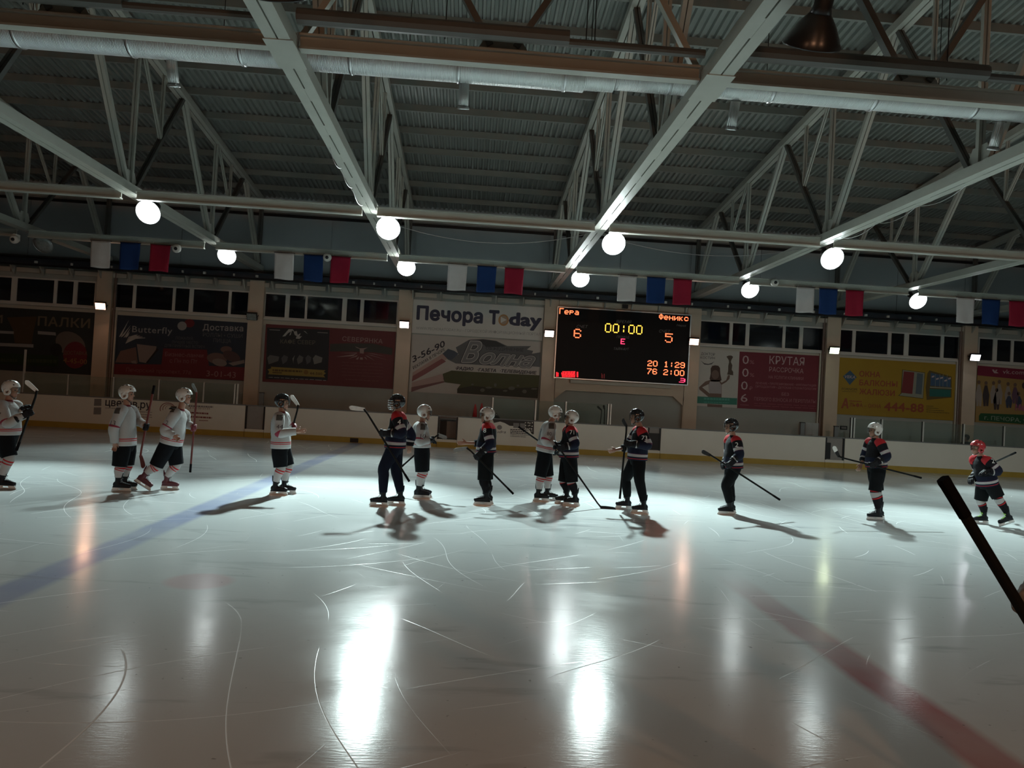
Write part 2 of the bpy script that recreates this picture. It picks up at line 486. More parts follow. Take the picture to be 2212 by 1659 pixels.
# dark services tray with small clips above the windows
tray = thing('cable_tray', 'long dark cable tray running above the windows on the far wall', 'cable tray', (0, YW - 0.1, 6.2))
MB().box((XL + .1, YW - 0.32, 6.17), (XR - .1, YW + 0.18, 6.40)).build('tray', mat('dark_blue_grey_tray', (0.03, 0.036, 0.048), 0.5), tray)
MB().tube([(XL + .1, YW - 0.36, 6.14), (XR - .1, YW - 0.36, 6.14)], 0.035, 6).build('cable', M_DARK, tray)
x = -19.0
while x < 24:
    MB().box((x, YW - 0.40, 6.22), (x + random.choice((0.06, 0.10)), YW - 0.32, 6.31)).build('clip', M_WHITE, tray)
    x += random.uniform(0.8, 1.7)
x = -19.5
while x < 25:
    MB().prism([(x, YW + 0.05, 5.78), (x, YW + 0.05, 6.14), (x, YW - 0.28, 6.14)], (0.05, 0, 0)).build('bracket', M_STEEL, tray)
    MB().box((x + 0.1, YW + 0.08, 5.9), (x + 0.98, YW + 0.16, 6.08)).build('cover_strip', M_WALL, tray)
    x += 1.13

# ---- roof: trapezoidal deck on purlins
def zt(y):
    return 9.45 + 0.1 * (30 - y) if y >= 10.5 else 9.45 + 0.1 * (y + 9)
dk = MB()
prof = [(0.0, 0), (0.055, 0), (0.080, 0.075), (0.160, 0.075)]
xs = []
k = 0
while XL + k * 0.1875 < XR:
    xs += [(XL + k * 0.1875 + a, h) for a, h in prof]
    k += 1
ys = [31.6, 10.5, YN]
for y in ys:
    for xx, h in xs:
        dk.v.append((xx, y, zt(y) + 0.30 + h))
n = len(xs)
for r in range(2):
    for i in range(n - 1):
        dk.f.append((r * n + i, r * n + i + 1, (r + 1) * n + i + 1, (r + 1) * n + i))
M_PURL = mat('grey_purlin_paint', (0.20, 0.205, 0.185), 0.55, 0, 0.4, 0.1, 2.0)
ceil = struct(dk.build('ceiling', M_DECK))
y = 30.0
while y > YN:
    z = zt(y) + 0.10
    q = MB()
    q.box((XL, y - 0.04, z), (XR, y + 0.04, z + 0.03)); q.box((XL, y - 0.04, z + 0.17), (XR, y + 0.04, z + 0.20)); q.box((XL, y - 0.04, z + 0.03), (XR, y - 0.025, z + 0.17))
    q.build('purlin', M_PURL, ceil)
    y -= 1.5

# ---- steel roof trusses, one per pilaster
ZB = 6.56
def angle_pair(a, c, wd=0.11, gap=0.02, th=0.10):
    a = V(a); c = V(c); q = MB()
    for sgn in (-1, 1):
        off = V((sgn * (gap / 2 + wd / 4), 0, 0))
        q.bar(a + off, c + off, wd / 2, th)
    return q
tr0 = thing('roof_truss', 'cream steel roof truss with slotted bottom chord, above the white wall floodlights', 'roof truss', (TX[0], 30.9, 6.2), 'roof trusses')
def mem(name, a, c, wd=0.11, th=0.10, m=None):
    angle_pair((TX[0], *a), (TX[0], *c), wd, 0.02, th).build(name, m or M_STEEL, tr0)
q = MB()
for sgn in (-1, 1):
    lo = TX[0] + (0.012 if sgn > 0 else -0.172)
    q.box((lo, YN + 0.1, ZB), (lo + 0.16, YW + 0.2, ZB + 0.2))
yy = -9.0
while yy < 31:
    q.box((TX[0] - 0.012, yy, ZB + 0.004), (TX[0] + 0.012, yy + 0.5, ZB + 0.1)); yy += 1.6
q.build('bottom_chord', M_STEEL, tr0)
for ya, yc in ((31.5, 10.5), (10.5, YN + 0.1)):
    angle_pair((TX[0], ya, zt(ya)), (TX[0], yc, zt(yc)), 0.26, 0.03, 0.2).build('top_chord', M_STEEL, tr0)
MB().box((TX[0] - 0.2, 10.15, ZB - 0.012), (TX[0] + 0.2, 11.05, ZB)).build('splice_plate', M_STEEL, tr0)
for yb in (25.5, 19.5, 13.5, 7.5, 1.5):
    zb = ZB + 0.2
    mem('diagonal', (yb + 0.25, zb), (yb + 3.0, zt(yb + 3)), 0.12, 0.1, M_STEELD)  # darker copy of the cream steel: shade painted into this diagonal
    mem('vertical', (yb, zb), (yb, zt(yb)), 0.11, 0.09)
    mem('diagonal', (yb - 0.25, zb), (yb - 3.0, zt(yb - 3)), 0.15, 0.12)
    ym, zm = yb + 1.6, (zb + zt(yb + 3)) / 2
    mem('strut', (ym, zm), (yb + 1.6, zt(yb + 1.6)), 0.07, 0.06)
    mem('strut', (ym, zm), (yb + 0.15, zt(yb)), 0.07, 0.06)
    MB().prism([(TX[0] - 0.01, yb - 0.4, zb), (TX[0] - 0.01, yb + 0.4, zb), (TX[0] - 0.01, yb + 0.2, zb + 0.38), (TX[0] - 0.01, yb - 0.2, zb + 0.38)], (0.02, 0, 0)).build('gusset_plate', M_STEEL, tr0)
mem('end_diagonal', (28.8, zt(28.8)), (31.0, ZB + 0.3), 0.16, 0.14)
mem('end_post', (31.1, ZB + 0.2), (31.1, zt(31.1)), 0.14, 0.12, M_STEELD)
TRL = ['roof truss over the orange-lit pilaster at the dark food banner', 'roof truss over the pilaster between the pizza banner and the two-part cafe banner',
       'roof truss over the pilaster beside the large white media banner', 'roof truss over the pilaster that flanks the scoreboard on the media banner side',
       'roof truss over the pilaster between the scoreboard and the dental banner', 'roof truss over the pilaster between the dental banner and the yellow window banner',
       'roof truss over the pilaster between the yellow window banner and the social network banner']
tr0['label'] = TRL[0]
for i in range(1, 7):
    c = copy_tree(tr0, (BAY * i, 0, 0)); c['label'] = TRL[i]

# ---- longitudinal ties between the trusses
def ibeam(x0, x1, y, z0, z1, wd):
    q = MB()
    q.box((x0, y - wd / 2, z0), (x1, y + wd / 2, z0 + 0.03)); q.box((x0, y - wd / 2, z1 - 0.03), (x1, y + wd / 2, z1)); q.box((x0, y - 0.02, z0 + 0.03), (x1, y + 0.02, z1 - 0.03))
    return q
segs = [(XL, TX[0] - 0.19)] + [(TX[i] + 0.19, TX[i + 1] - 0.19) for i in range(6)] + [(TX[6] + 0.19, XR)]
TIES = []
for nm, y, z0, z1, lab in (('ridge', 10.6, 6.62, 6.84, 'steel tie beam in front of the silver air duct, with dark tubes on it'),
                       ('lamp', 19.5, 6.42, 6.66, 'steel tie beam behind the larger row of lit high-bay lamps'),
                       ('flag', 25.5, 6.32, 6.56, 'steel tie beam that the tricolour cloths hang from')):
    t = thing('tie_beam', lab, 'steel beam', (0, y, z0))
    for a, c in segs:
        ibeam(a, c, y, z0, z1, 0.16).build('beam_segment', M_STEEL, t)
    TIES.append(t)
for i in range(6):
    a, c = TX[i], TX[i + 1]; mx = (a + c) / 2
    for xt, sg in ((a + 0.2, -1), (c - 0.2, 1)):
        MB().bar((mx + sg * 0.18, 10.6, 6.9), (xt, 10.6, zt(10.6) - 0.1), 0.13, 0.09, (0, 1, 0)).build('brace', M_STEELD, TIES[0])
    if i == 2:
        for xt, sg in ((a + 0.2, -1), (c - 0.2, 1)):
            MB().bar((xt, 10.75, 6.9), (mx + sg * 0.2, 10.75, zt(10.6) - 0.1), 0.12, 0.09, (0, 1, 0)).build('brace', M_STEEL, TIES[0])
    MB().prism([(mx - 0.36, 10.58, 6.84), (mx + 0.36, 10.58, 6.84), (mx + 0.26, 10.58, 7.0), (mx - 0.26, 10.58, 7.0)], (0, 0.03, 0)).build('gusset_plate', M_STEEL, TIES[0])
for a, c in segs[:-1]:
    MB().tube([(a, 10.35, 6.98), ((a + c) / 2 + 0.9, 10.35, 6.98)], 0.11, 10).build('dark_tube', M_STEELD, TIES[0])  # dark tubes along the top of the beam, thick then thinner
    MB().tube([((a + c) / 2 + 0.9, 10.35, 6.92), (c, 10.35, 6.92)], 0.06, 10).build('dark_tube', M_STEELD, TIES[0])
for x in (-0.62, 1.35, 1.47, 6.6, -6.3):
    MB().tube([(x, 10.5, 6.9), (x, 10.5, zt(10.5))], 0.008, 5).build('hanger_rod', M_DARK, TIES[0])

# ---- foil air duct with outlets
def foil():
    m, nt, b = nt_new('foil_duct')
    tc = nt.nodes.new('ShaderNodeTexCoord')
    wv = nt.nodes.new('ShaderNodeTexWave'); wv.bands_direction = 'X'; wv.inputs['Scale'].default_value = 14; wv.inputs['Distortion'].default_value = 1.6; wv.inputs['Detail'].default_value = 3
    nt.links.new(tc.outputs['Object'], wv.inputs['Vector'])
    bp = nt.nodes.new('ShaderNodeBump'); bp.inputs['Strength'].default_value = 0.5; bp.inputs['Distance'].default_value = 0.02
    nt.links.new(wv.outputs['Fac'], bp.inputs['Height']); nt.links.new(bp.outputs['Normal'], b.inputs['Normal'])
    b.inputs['Base Color'].default_value = (0.62, 0.64, 0.63, 1); b.inputs['Metallic'].default_value = 0.75; b.inputs['Roughness'].default_value = 0.42
    return m
M_FOIL = foil()
duct = thing('air_duct', 'silver foil-wrapped round air duct hung under the roof', 'air duct', (0, 12.45, 7.1))
DZ, DY = 7.42, 12.45
for a, c, r in ((XL, 1.6, 0.29), (1.6, 2.1, 0.27), (2.1, XR, 0.25)):
    MB().tube([(a + (c - a) * k / 40, DY, DZ + (0.29 - r)) for k in range(41)], r, 20).build('duct_section', M_FOIL, duct, True)
x = -18.0
while x < 22:
    MB().tube([(x, DY, DZ + (0 if x < 1.6 else 0.04)), (x + 0.05, DY, DZ + (0 if x < 1.6 else 0.04))], 0.305 if x < 1.6 else 0.266, 20).build('joint_band', M_METAL, duct, True)
    x += 1.75
for x in (-9.9, -5.16, -0.38, 4.22, 8.91, 13.6):
    o = MB().tube([(x, DY + 0.12, DZ - 0.2), (x, DY + 0.30, DZ - 0.62)], [0.085, 0.085], 14).build('outlet', M_FOIL, duct, True)
    MB().tube([(x, DY + 0.285, DZ - 0.585), (x, DY + 0.303, DZ - 0.627)], [0.10, 0.105], 14).build('outlet_collar', M_METAL, o, True)
for x in [TX[i] + d for i in range(6) for d in (1.5, 4.5)]:
    MB().tube([(x, DY, DZ + 0.2), (x, DY, zt(DY))], 0.007, 5).build('hanger_rod', M_DARK, duct)

# ================================================================== BOARDS AND GLASS
M_BOARD = mat('white_board_plastic', (0.72, 0.70, 0.62), 0.45, 0, 0.4, 0.06, 1.3)
M_KICK = mat('yellow_kick_strip', (0.42, 0.29, 0.05), 0.5, 0, 0.4, 0.15, 3.0)
M_CAP = mat('grey_board_cap', (0.16, 0.17, 0.17), 0.5)
M_GATE = mat('grey_gate_panel', (0.28, 0.27, 0.255), 0.6)
HB = 1.172
def board(x0, x1, lab):
    t = thing('rink_board', lab, 'rink board', ((x0 + x1) / 2, YB + 0.05, 0), 'white rink boards along the far side')
    MB().box((x0, YB, 0.20), (x1, YB + 0.09, HB - 0.025)).build('board_face', M_BOARD, t)
    MB().box((x0, YB - 0.018, 0.0), (x1, YB + 0.09, 0.20)).build('kick_strip', M_KICK, t)
    MB().box((x0, YB - 0.02, HB - 0.025), (x1, YB + 0.16, HB + 0.012)).build('board_cap', M_CAP, t)
    return t
gx = [at(c, 920, YB).x for c in (528, 571, 945, 989, 1157, 1400, 1429, 1785, 1827)]
B1 = board(XL + 1, gx[0], 'long white rink board with the flower shop lettering')
B2 = board(gx[1], gx[2], 'white rink board between the closed grey gate and the open gap, clear of lettering')
board(gx[3], gx[4], 'white rink board with the dark floral advert beside the red cones')
board(gx[4], gx[5], 'white rink board in front of the niche below the scoreboard')
board(gx[6], gx[7], 'white rink board below the dental banner')
board(gx[8], XR - 1, 'long white rink board below the yellow banner, with glass on it')
def gate(x0, x1, lab, dark, open_=False):
    x0 += 0.012; x1 -= 0.012
    t = thing('board_gate', lab, 'gate', ((x0 + x1) / 2, YB + 0.1, 0))
    MB().box((x0, YB - 0.018, 0), (x1, YB + 0.09, 0.20)).build('kick_strip', M_KICK, t)
    MB().box((x0, YB, 0.20), (x1, YB + 0.09, 0.30)).build('threshold', M_BOARD, t)
    yb = YB + (0.9 if open_ else 0.05)
    MB().box((x0 + 0.04, yb, 0.30), (x1 - 0.04, yb + 0.05, HB - 0.04)).build('gate_panel', M_GATE, t)
    MB().box((x0, YB + 0.0, 0.30), (x0 + 0.05, YB + 0.12, HB)).build('gate_post', M_DARK, t)
    MB().box((x1 - 0.05, YB + 0.0, 0.30), (x1, YB + 0.12, HB)).build('gate_post', M_DARK, t)
    MB().box((x0, YB - 0.01, HB - 0.03), (x1, YB + 0.14, HB + 0.01)).build('gate_cap', M_CAP, t)
    if dark:
        MB().box((x0 + 0.05, yb - 0.03, 0.33), (x0 + 0.05 + (x1 - x0) * dark, yb, 0.95)).build('dark_opening', M_DARK, t)
gate(gx[0], gx[1], 'closed grey gate in the boards behind the player with a white-taped raised blade', 0)
gate(gx[2], gx[3], 'grey gate with a dark recess in the boards next to the floral advert', 0.35, True)
gate(gx[5], gx[6], 'gate in the boards with a large black opening, under the dental banner edge', 0.92)
gate(gx[7], gx[8], 'grey gate with black frame in the boards between dental and yellow banners', 0.22)
# lettering and codes on the first board
def wtext(body, p0, p1, hpx, Y, m, name='lettering', parent=None, shear=0.0, bold=0.0, spacing=1.0, off=0.0, squash=True):
    """flat lettering on the plane y=Y; p0,p1 = photograph pixels of the baseline's ends, hpx = capital height in pixels"""
    a = at(p0[0], p0[1], Y); c = at(p1[0], p1[1], Y); t = at((p0[0] + p1[0]) / 2, (p0[1] + p1[1]) / 2 - hpx, Y)
    mid = at((p0[0] + p1[0]) / 2, (p0[1] + p1[1]) / 2, Y)
    H = abs(t.z - mid.z)
    src, fs_ = text_mesh(body, shear, spacing)
    xa, xb = min(v_[0] for v_ in src), max(v_[0] for v_ in src)
    d = c - a; L_ = d.length; ex = d.normalized(); ez = V((-ex.z, 0, ex.x))
    sx = L_ / (xb - xa); sz = H / 0.72
    def put(vc, ox, oy, k_):
        p = a + ex * ((vc[0] - xa + ox) * sx) + ez * ((vc[1] + oy) * sz)
        return (p.x, Y - off - 0.00024 * k_ - 0.00008 * vc[2], p.z)
    vs_ = []; fo_ = []
    n8 = 10 if bold > 0 else 1        # heavier strokes: the same outline laid several times around itself
    for k_ in range(n8):
        o_ = len(vs_); r_ = max(0.0, bold)
        vs_ += [put(v_, r_ * math.cos(2 * math.pi * k_ / 10), r_ * math.sin(2 * math.pi * k_ / 10), k_) for v_ in src]
        fo_ += [tuple(i_ + o_ for i_ in f_) for f_ in fs_]
    me = bpy.data.meshes.new(name); me.from_pydata(vs_, [], fo_); me.update()
    me.materials.clear(); me.materials.append(m)
    return link(name, me, parent)
def wpoly(pts, Y, m, name='print', parent=None, off=0.0, thick=0.0):
    P = [at(u, v, Y) for u, v in pts]
    P = [V((p.x, Y - off, p.z)) for p in P]
    return MB().poly(P).build(name, m, parent)
def ell(cx, cy, rx, ry, n=24, rot=0.0):
    out = []
    for k in range(n):
        x_, y_ = rx * math.cos(2 * math.pi * k / n), ry * math.sin(2 * math.pi * k / n)
        out.append((cx + x_ * math.cos(rot) - y_ * math.sin(rot), cy + x_ * math.sin(rot) + y_ * math.cos(rot)))
    return out
def zc(ox, oy, s):
    """pixels of a zoomed crop -> photograph pixels"""
    return lambda x_, y_: (ox + x_ / s, oy + y_ / s)
def zl(z, pts):
    return [z(*p) for p in pts]
INK = mat('dark_print', (0.03, 0.03, 0.04), 0.6)
INKG = mat('grey_print', (0.22, 0.21, 0.20), 0.6)
INKR = mat('dull_red_print', (0.22, 0.06, 0.05), 0.6)
z = zc(0, 740, 5.53)
b1 = B1
for q in ([(1128, 672), (1212, 672), (1210, 756), (1122, 756)], [(1122, 774), (1210, 774), (1206, 858), (1116, 858)]):
    wpoly(zl(z, q), YB, INKG, 'code_square', b1, 0.003)
wtext('цветов.ру', z(1258, 752), z(1800, 790), 16, YB, INK, 'lettering', b1, 0, 0.015, 1.0, 0.003)
def bars(p0, p1, hpx, Y, m, parent, off, seed=1):
    """a line of print too small to read: a row of short strokes"""
    rnd = random.Random(seed); f = 0.0; q = MB()
    while f < 1:
        g = min(1.0, f + rnd.uniform(0.05, 0.14))
        P = [(p0[0] + (p1[0] - p0[0]) * t_, p0[1] + (p1[1] - p0[1]) * t_) for t_ in (f, g)]
        P = [at(u, v, Y) for u, v in (P[0], P[1], (P[1][0], P[1][1] - hpx), (P[0][0], P[0][1] - hpx))]
        q.poly([(p_.x, Y - off, p_.z) for p_ in P])
        f = g + 0.02
    return q.build('small_print', m, parent)
bars(z(1258, 785), z(1420, 792), 1.2, YB, INKG, b1, 0.003, 2)
for k, yy_ in enumerate((830, 862, 890)):
    bars(z(1630, yy_), z(1815, yy_ + 8), 1.6, YB, INKG, b1, 0.003, 3 + k)
z = zc(380, 780, 5.53)
bars(z(150, 545), z(445, 558), 3.5, YB, INKG, b1, 0.003, 7)
wtext('8 912 50-53-03', z(165, 572), z(405, 580), 4.5, YB, INKR, 'lettering', b1, off=0.003)
bars(z(165, 625), z(390, 638), 3.5, YB, INKR, b1, 0.003, 8)
bars(z(140, 672), z(430, 688), 3.5, YB, INKR, b1, 0.003, 9)
wpoly(zl(z, [(275, 704), (385, 708), (385, 716), (275, 712)]), YB, INKR, 'print', b1, 0.003)
for k in range(3):
    cx, cy, rx = 362 + k * 1.5, 884 - k * 0.8, 17 - 4.5 * k
    o_ = ell(cx, cy, rx, rx * 0.85, 22)[10:22] + [(cx + (p[0] - cx) * 0.9, cy + (p[1] - cy) * 0.9) for p in reversed(ell(cx, cy, rx, rx * 0.85, 22)[10:22])]
    wpoly(o_, YB, INKR, 'print', b1, 0.003)
# floral advert on the third board
b3 = [o for o in bpy.data.objects if o.name.startswith('rink_board')][2]
z = zc(900, 820, 7.373)
M_FLOR = mat('dark_floral_print', (0.035, 0.03, 0.028), 0.6)
wpoly(zl(z, [(1210, 630), (1870, 662), (1866, 872), (1835, 868), (1780, 780), (1700, 790), (1560, 740), (1480, 735), (1400, 690), (1330, 668), (1230, 690)]), YB, M_FLOR, 'print', b3, 0.003)
for q in ([(1540, 690), (1632, 694), (1632, 772), (1540, 768)], [(1648, 696), (1732, 698), (1732, 776), (1648, 774)]):
    wpoly(zl(z, q), YB, INKG, 'code_square', b3, 0.005)
for k in range(16):
    wpoly(ell(*z(1740 + (k % 4) * 32 + random.uniform(-8, 8), 690 + (k // 4) * 45 + random.uniform(-8, 8)), random.uniform(.8, 1.9), random.uniform(.8, 1.9), 10), YB, M_BOARD, 'print', b3, 0.006)
wpoly(ell(*z(1320, 760), 5.5, 5, 14), YB, INKG, 'print', b3, 0.005)
wtext('udra', z(1265, 850), z(1420, 855), 6, YB, INK, 'lettering', b3, 0.3, 0, 1, 0.005)
for k in range(3):
    bars(z(1490, 800 + 27 * k), z(1780, 812 + 27 * k), 2.0, YB, INK, b3, 0.005, 20 + k)
for k, tx in ((3, 'Поделки ручной работы'), (4, 'Сувенирные наборы')):
    wtext(tx, z(1490, 800 + 27 * k), z(1790 - (50 if k == 4 else 0), 812 + 27 * k), 2.6, YB, INK, 'lettering', b3, 0.15, 0.01, 1, 0.005)
z = zc(380, 780, 5.53)
MB().box((at(*z(2080, 950), YB).x, YB - 0.022, 0.01), (at(*z(2180, 950), YB).x, YB - 0.019, 0.17)).build('drain_plate', M_DARK, B2)

# glass screens
M_GLASS = glass('clear_board_glass', (0.20, 0.25, 0.24), 0.10)
M_POST = mat('pale_glass_post', (0.6, 0.6, 0.56), 0.4, 0.3)
def screen(cols, lab, zt_=1.94, tall=None):
    xs_ = [at(c, r, YB + 0.05).x for c, r in cols]
    t = thing('glass_screen', lab, 'glass screen', (xs_[0], YB + 0.05, HB + 0.02))
    for i, xx in enumerate(xs_):
        zz = tall if (tall and i == 0) else zt_
        MB().box((xx - 0.025, YB + 0.03, HB + 0.012), (xx + 0.025, YB + 0.10, zz)).build('post', M_POST, t)
        MB().box((xx - 0.045, YB + 0.06, HB + 0.012), (xx - 0.026, YB + 0.10, zz)).build('post_seal', M_DARK, t)
    for a, c in zip(xs_, xs_[1:]):
        MB().box((a + 0.03, YB + 0.055, HB + 0.02), (c - 0.05, YB + 0.067, zt_ - 0.03)).build('pane', M_GLASS, t)
screen([(52, 800), (147, 830), (245, 835), (343, 842), (440, 846), (507, 850), (513, 850)], 'row of glass panes and posts on the boards behind the three waiting white-shirted players', 1.93, 2.74)
screen([(1064, 880), (1157, 885), (1222, 890), (1314, 893), (1319, 893)], 'glass panes and posts on the boards from the red cones to the scoreboard niche', 1.96)
screen([(1839, 925), (1845, 925), (1905, 925), (1994, 930), (2082, 935), (2169, 942), (2258, 947)], 'row of glass panes and posts on the boards under the yellow banner', 1.96)
# things at the benches
def cone(u, v, lab, dy=0.0):
    p = at(u, v, YB + 0.5 + dy)
    t = thing('traffic_cone', lab, 'traffic cone', (p.x, YB + 0.5 + dy, HB - 0.1))
    m = mat('red_plastic', (0.42, 0.03, 0.03), 0.5)
    MB().lathe([(0.02, p.z), (0.06, p.z - 0.18), (0.095, HB - 0.08)], 14, Matrix.Translation((p.x, YB + 0.5 + dy, 0)), True).build('cone_body', m, t, True)
    MB().box((p.x - 0.11, YB + 0.40 + dy, HB - 0.10), (p.x + 0.11, YB + 0.60 + dy, HB - 0.075)).build('cone_base', m, t)
cone(1027, 873, 'red plastic cone standing behind the boards, farther from the glass')
cone(1041, 871, 'red plastic cone behind the boards, beside the glass post', 0.24)
bn = thing('players_bench', 'dark shelf bench behind the far boards', 'bench', (0, YB + 0.6, 0))
MB().box((-2.0, YB + 0.3, HB - 0.14), (8.5, YB + 0.9, HB - 0.10)).build('shelf', M_CAP, bn)
for x in (-1.9, 1.5, 5.0, 8.3):
    MB().box((x, YB + 0.35, 0.0), (x + 0.08, YB + 0.7, HB - 0.14)).build('leg', M_CAP, bn)
p = at(1072, 905, YB + 0.35)
bag = thing('sports_bag', 'black sports bag slumped on the bench behind the glass post', 'bag', (p.x, YB + 0.5, HB - 0.1))
MB().lathe([(0.02, 0.24), (0.09, 0.22), (0.15, 0.12), (0.16, 0.02), (0.12, 0.0)], 16, Matrix.Translation((p.x, YB + 0.5, HB - 0.10)), True).build('bag_body', M_DARK, bag, True)
MB().tube([(p.x - 0.08, YB + 0.5, HB + 0.10), (p.x, YB + 0.5, HB + 0.2), (p.x + 0.08, YB + 0.5, HB + 0.10)], 0.012, 6).build('bag_handle', M_DARK, bag)
for (ua, va), lab in (((565, 858), 'narrow dark door bumper behind the closed grey gate'), ((1733, 922), 'narrow dark bumper beside the grey locker'), ((1806, 930), 'narrow dark bumper beside the small framed sign')):
    pz = at(ua, va, YB + 0.5)
    t = thing('door_bumper', lab, 'bumper', (pz.x, YB + 0.5, 0))
    MB().box((pz.x - 0.08, YB + 0.45, 0.0), (pz.x + 0.08, YB + 0.55, pz.z + 0.15)).build('bumper_pad', M_CAP, t)
    MB().box((pz.x - 0.09, YB + 0.44, pz.z + 0.15), (pz.x + 0.09, YB + 0.56, pz.z + 0.18)).build('bumper_cap', M_DARK, t)
pz = at(1748, 925, YW - 0.1)
lk = thing('wall_locker', 'pale grey locker against the wall below the dental banner', 'locker', (pz.x, YW, 0))
MB().box((pz.x - 0.28, YW - 0.35, 0.0), (pz.x + 0.28, YW + 0.2, at(1748, 913, YW - 0.3).z)).build('locker_body', mat('pale_locker', (0.4, 0.42, 0.41), 0.5), lk)
MB().box((pz.x - 0.26, YW - 0.365, 0.05), (pz.x - 0.01, YW - 0.35, at(1748, 915, YW - 0.3).z)).build('locker_door', mat('pale_locker', (0.4, 0.42, 0.41), 0.5), lk)
MB().box((pz.x + 0.01, YW - 0.365, 0.05), (pz.x + 0.26, YW - 0.35, at(1748, 915, YW - 0.3).z)).build('locker_door', mat('pale_locker', (0.4, 0.42, 0.41), 0.5), lk)
pz = at(1822, 924, YF)
sg = thing('framed_sign', 'small black-framed sign on the wall beside the glass posts', 'sign', (pz.x, YF, pz.z))
MB().box((pz.x - 0.15, YF - 0.03, pz.z - 0.08), (pz.x + 0.15, YF, pz.z + 0.08)).build('sign_frame', M_DARK, sg)
MB().box((pz.x - 0.11, YF - 0.034, pz.z - 0.045), (pz.x + 0.11, YF - 0.03, pz.z + 0.045)).build('sign_face', INKG, sg)

# ================================================================== HANGING CLOTHS
M_ROPE = mat('pale_rope', (0.5, 0.5, 0.48), 0.8)
FL = [('white', (0.5, 0.5, 0.5)), ('blue', (0.010, 0.035, 0.13)), ('red', (0.26, 0.013, 0.035))]
SETS = [((222, 286, 351), 'over the orange floodlight', 520), ((617, 680, 739), 'over the two-part cafe banner', 540), ((990, 1053, 1112), 'over the white media banner', 562),
        ((1355, 1417, 1474), 'over the scoreboard', 585), ((1738, 1787, 1844), 'over the red and white dental banner', 605), ((2082, 2137, 2195), 'over the social network banner', 626)]
for cols, where, row in SETS:
    for (cn, cc), u in zip(FL, cols):
        x = at(u, row, 25.5).x
        t = thing('hanging_flag', '%s cloth hanging from the tie beam %s' % (cn, where), 'flag', (x, 25.5, 6.3), 'tricolour cloths on the tie beam')
        q = MB(); nx_, nz = 10, 12
        for j in range(nz + 1):
            for i in range(nx_ + 1):
                fx, fz = i / nx_, j / nz
                zz = 6.34 - 0.88 * fz
                ww = 0.32 - 0.012 * fz
                yy_ = 25.38 + 0.03 * fz * math.sin(fx * 7 + u) + 0.012 * math.sin(fz * 4 + fx * 3 + u)
                q.v.append((x + (fx * 2 - 1) * ww + 0.02 * fz * math.sin(u), yy_, zz + 0.015 * math.sin(fx * 5 + u) * fz))
        for j in range(nz):
            for i in range(nx_):
                k = j * (nx_ + 1) + i
                q.f.append((k, k + 1, k + nx_ + 2, k + nx_ + 1))
        fo = q.build('cloth', mat('flag_' + cn, cc, 0.8, 0, 0.2, 0.1, 4), t, True)
        sm = fo.modifiers.new('thick', 'SOLIDIFY'); sm.thickness = 0.004
        MB().tube([(x - 0.34, 25.38, 6.345), (x + 0.34, 25.38, 6.345)], 0.012, 6).build('hanging_rod', M_DARK, t)
        for sx in (-0.25, 0.25):
            MB().tube([(x + sx, 25.38, 6.35), (x + sx, 25.44, 6.44)], 0.006, 5).build('tie_cord', M_ROPE, t)
# security cameras on the tie beam
for u, v, lab in ((30, 517, 'white dome camera beside the unlit lamp'), (381, 537, 'white dome camera beside the red cloth over the orange floodlight'), (707, 556, 'white dome camera between the blue and red cloths'), (1674, 610, 'white dome camera beside a lit lamp over the dental banner')):
    p = at(u, v, 25.2)
    t = thing('dome_camera', lab, 'camera', tuple(p), 'security cameras under the roof')
    MB().box((p.x - 0.05, p.y, p.z - 0.02), (p.x + 0.05, 25.45, 6.36)).build('camera_bracket', M_WHITE, t)
    Mx = Matrix.Translation(p) @ Matrix.Rotation(math.radians(100), 4, 'X')
    MB().lathe([(0.13, -0.08), (0.14, 0.0), (0.11, 0.05), (0.02, 0.07)], 16, Mx, True).build('camera_housing', M_WHITE, t, True)
    MB().lathe([(0.06, 0.05), (0.05, 0.09), (0.01, 0.11)], 14, Mx, True).build('camera_lens', M_DARK, t, True)
# thin sagging wires between the lamps
def wire(a, c, sag, name, lab, r=0.008, m=M_METAL):
    a = V(a); c = V(c); n_ = 24
    pts = [a.lerp(c, k / n_) - V((0, 0, sag * 4 * (k / n_) * (1 - k / n_))) for k in range(n_ + 1)]
    tag(MB().tube(pts, r, 6).build(name, m), lab, 'wire')
wire((TX[2] + 0.2, 20.75, 6.6), (TX[3] - 0.2, 20.75, 6.62), 0.42, 'sagging_wire', 'thin steel wire sagging between the two brightest middle lamps')
wire((TX[3] + 0.2, 20.75, 6.62), (TX[4] - 0.2, 20.75, 6.6), 0.36, 'sagging_wire', 'thin steel wire sagging from the scoreboard side lamp toward the dental banner side')
for xw, ys_, lab in ((TX[4] + 0.1, (18.9, 17.2, 15.6, 14.0), 'loose wire looping under the bottom chord on the dental banner side'), (TX[2] - 0.12, (19.0, 17.4, 15.9, 14.6), 'loose wire looping under the bottom chord beside the media banner')):
    pts = []
    for ya, yc in zip(ys_, ys_[1:]):
        pts += [(xw, ya + (yc - ya) * k / 10, ZB - 0.004 - 0.5 * (k / 10) * (1 - k / 10)) for k in range(11)]
    tag(MB().tube(pts, 0.006, 5).build('looping_wire', M_METAL), lab, 'wire')

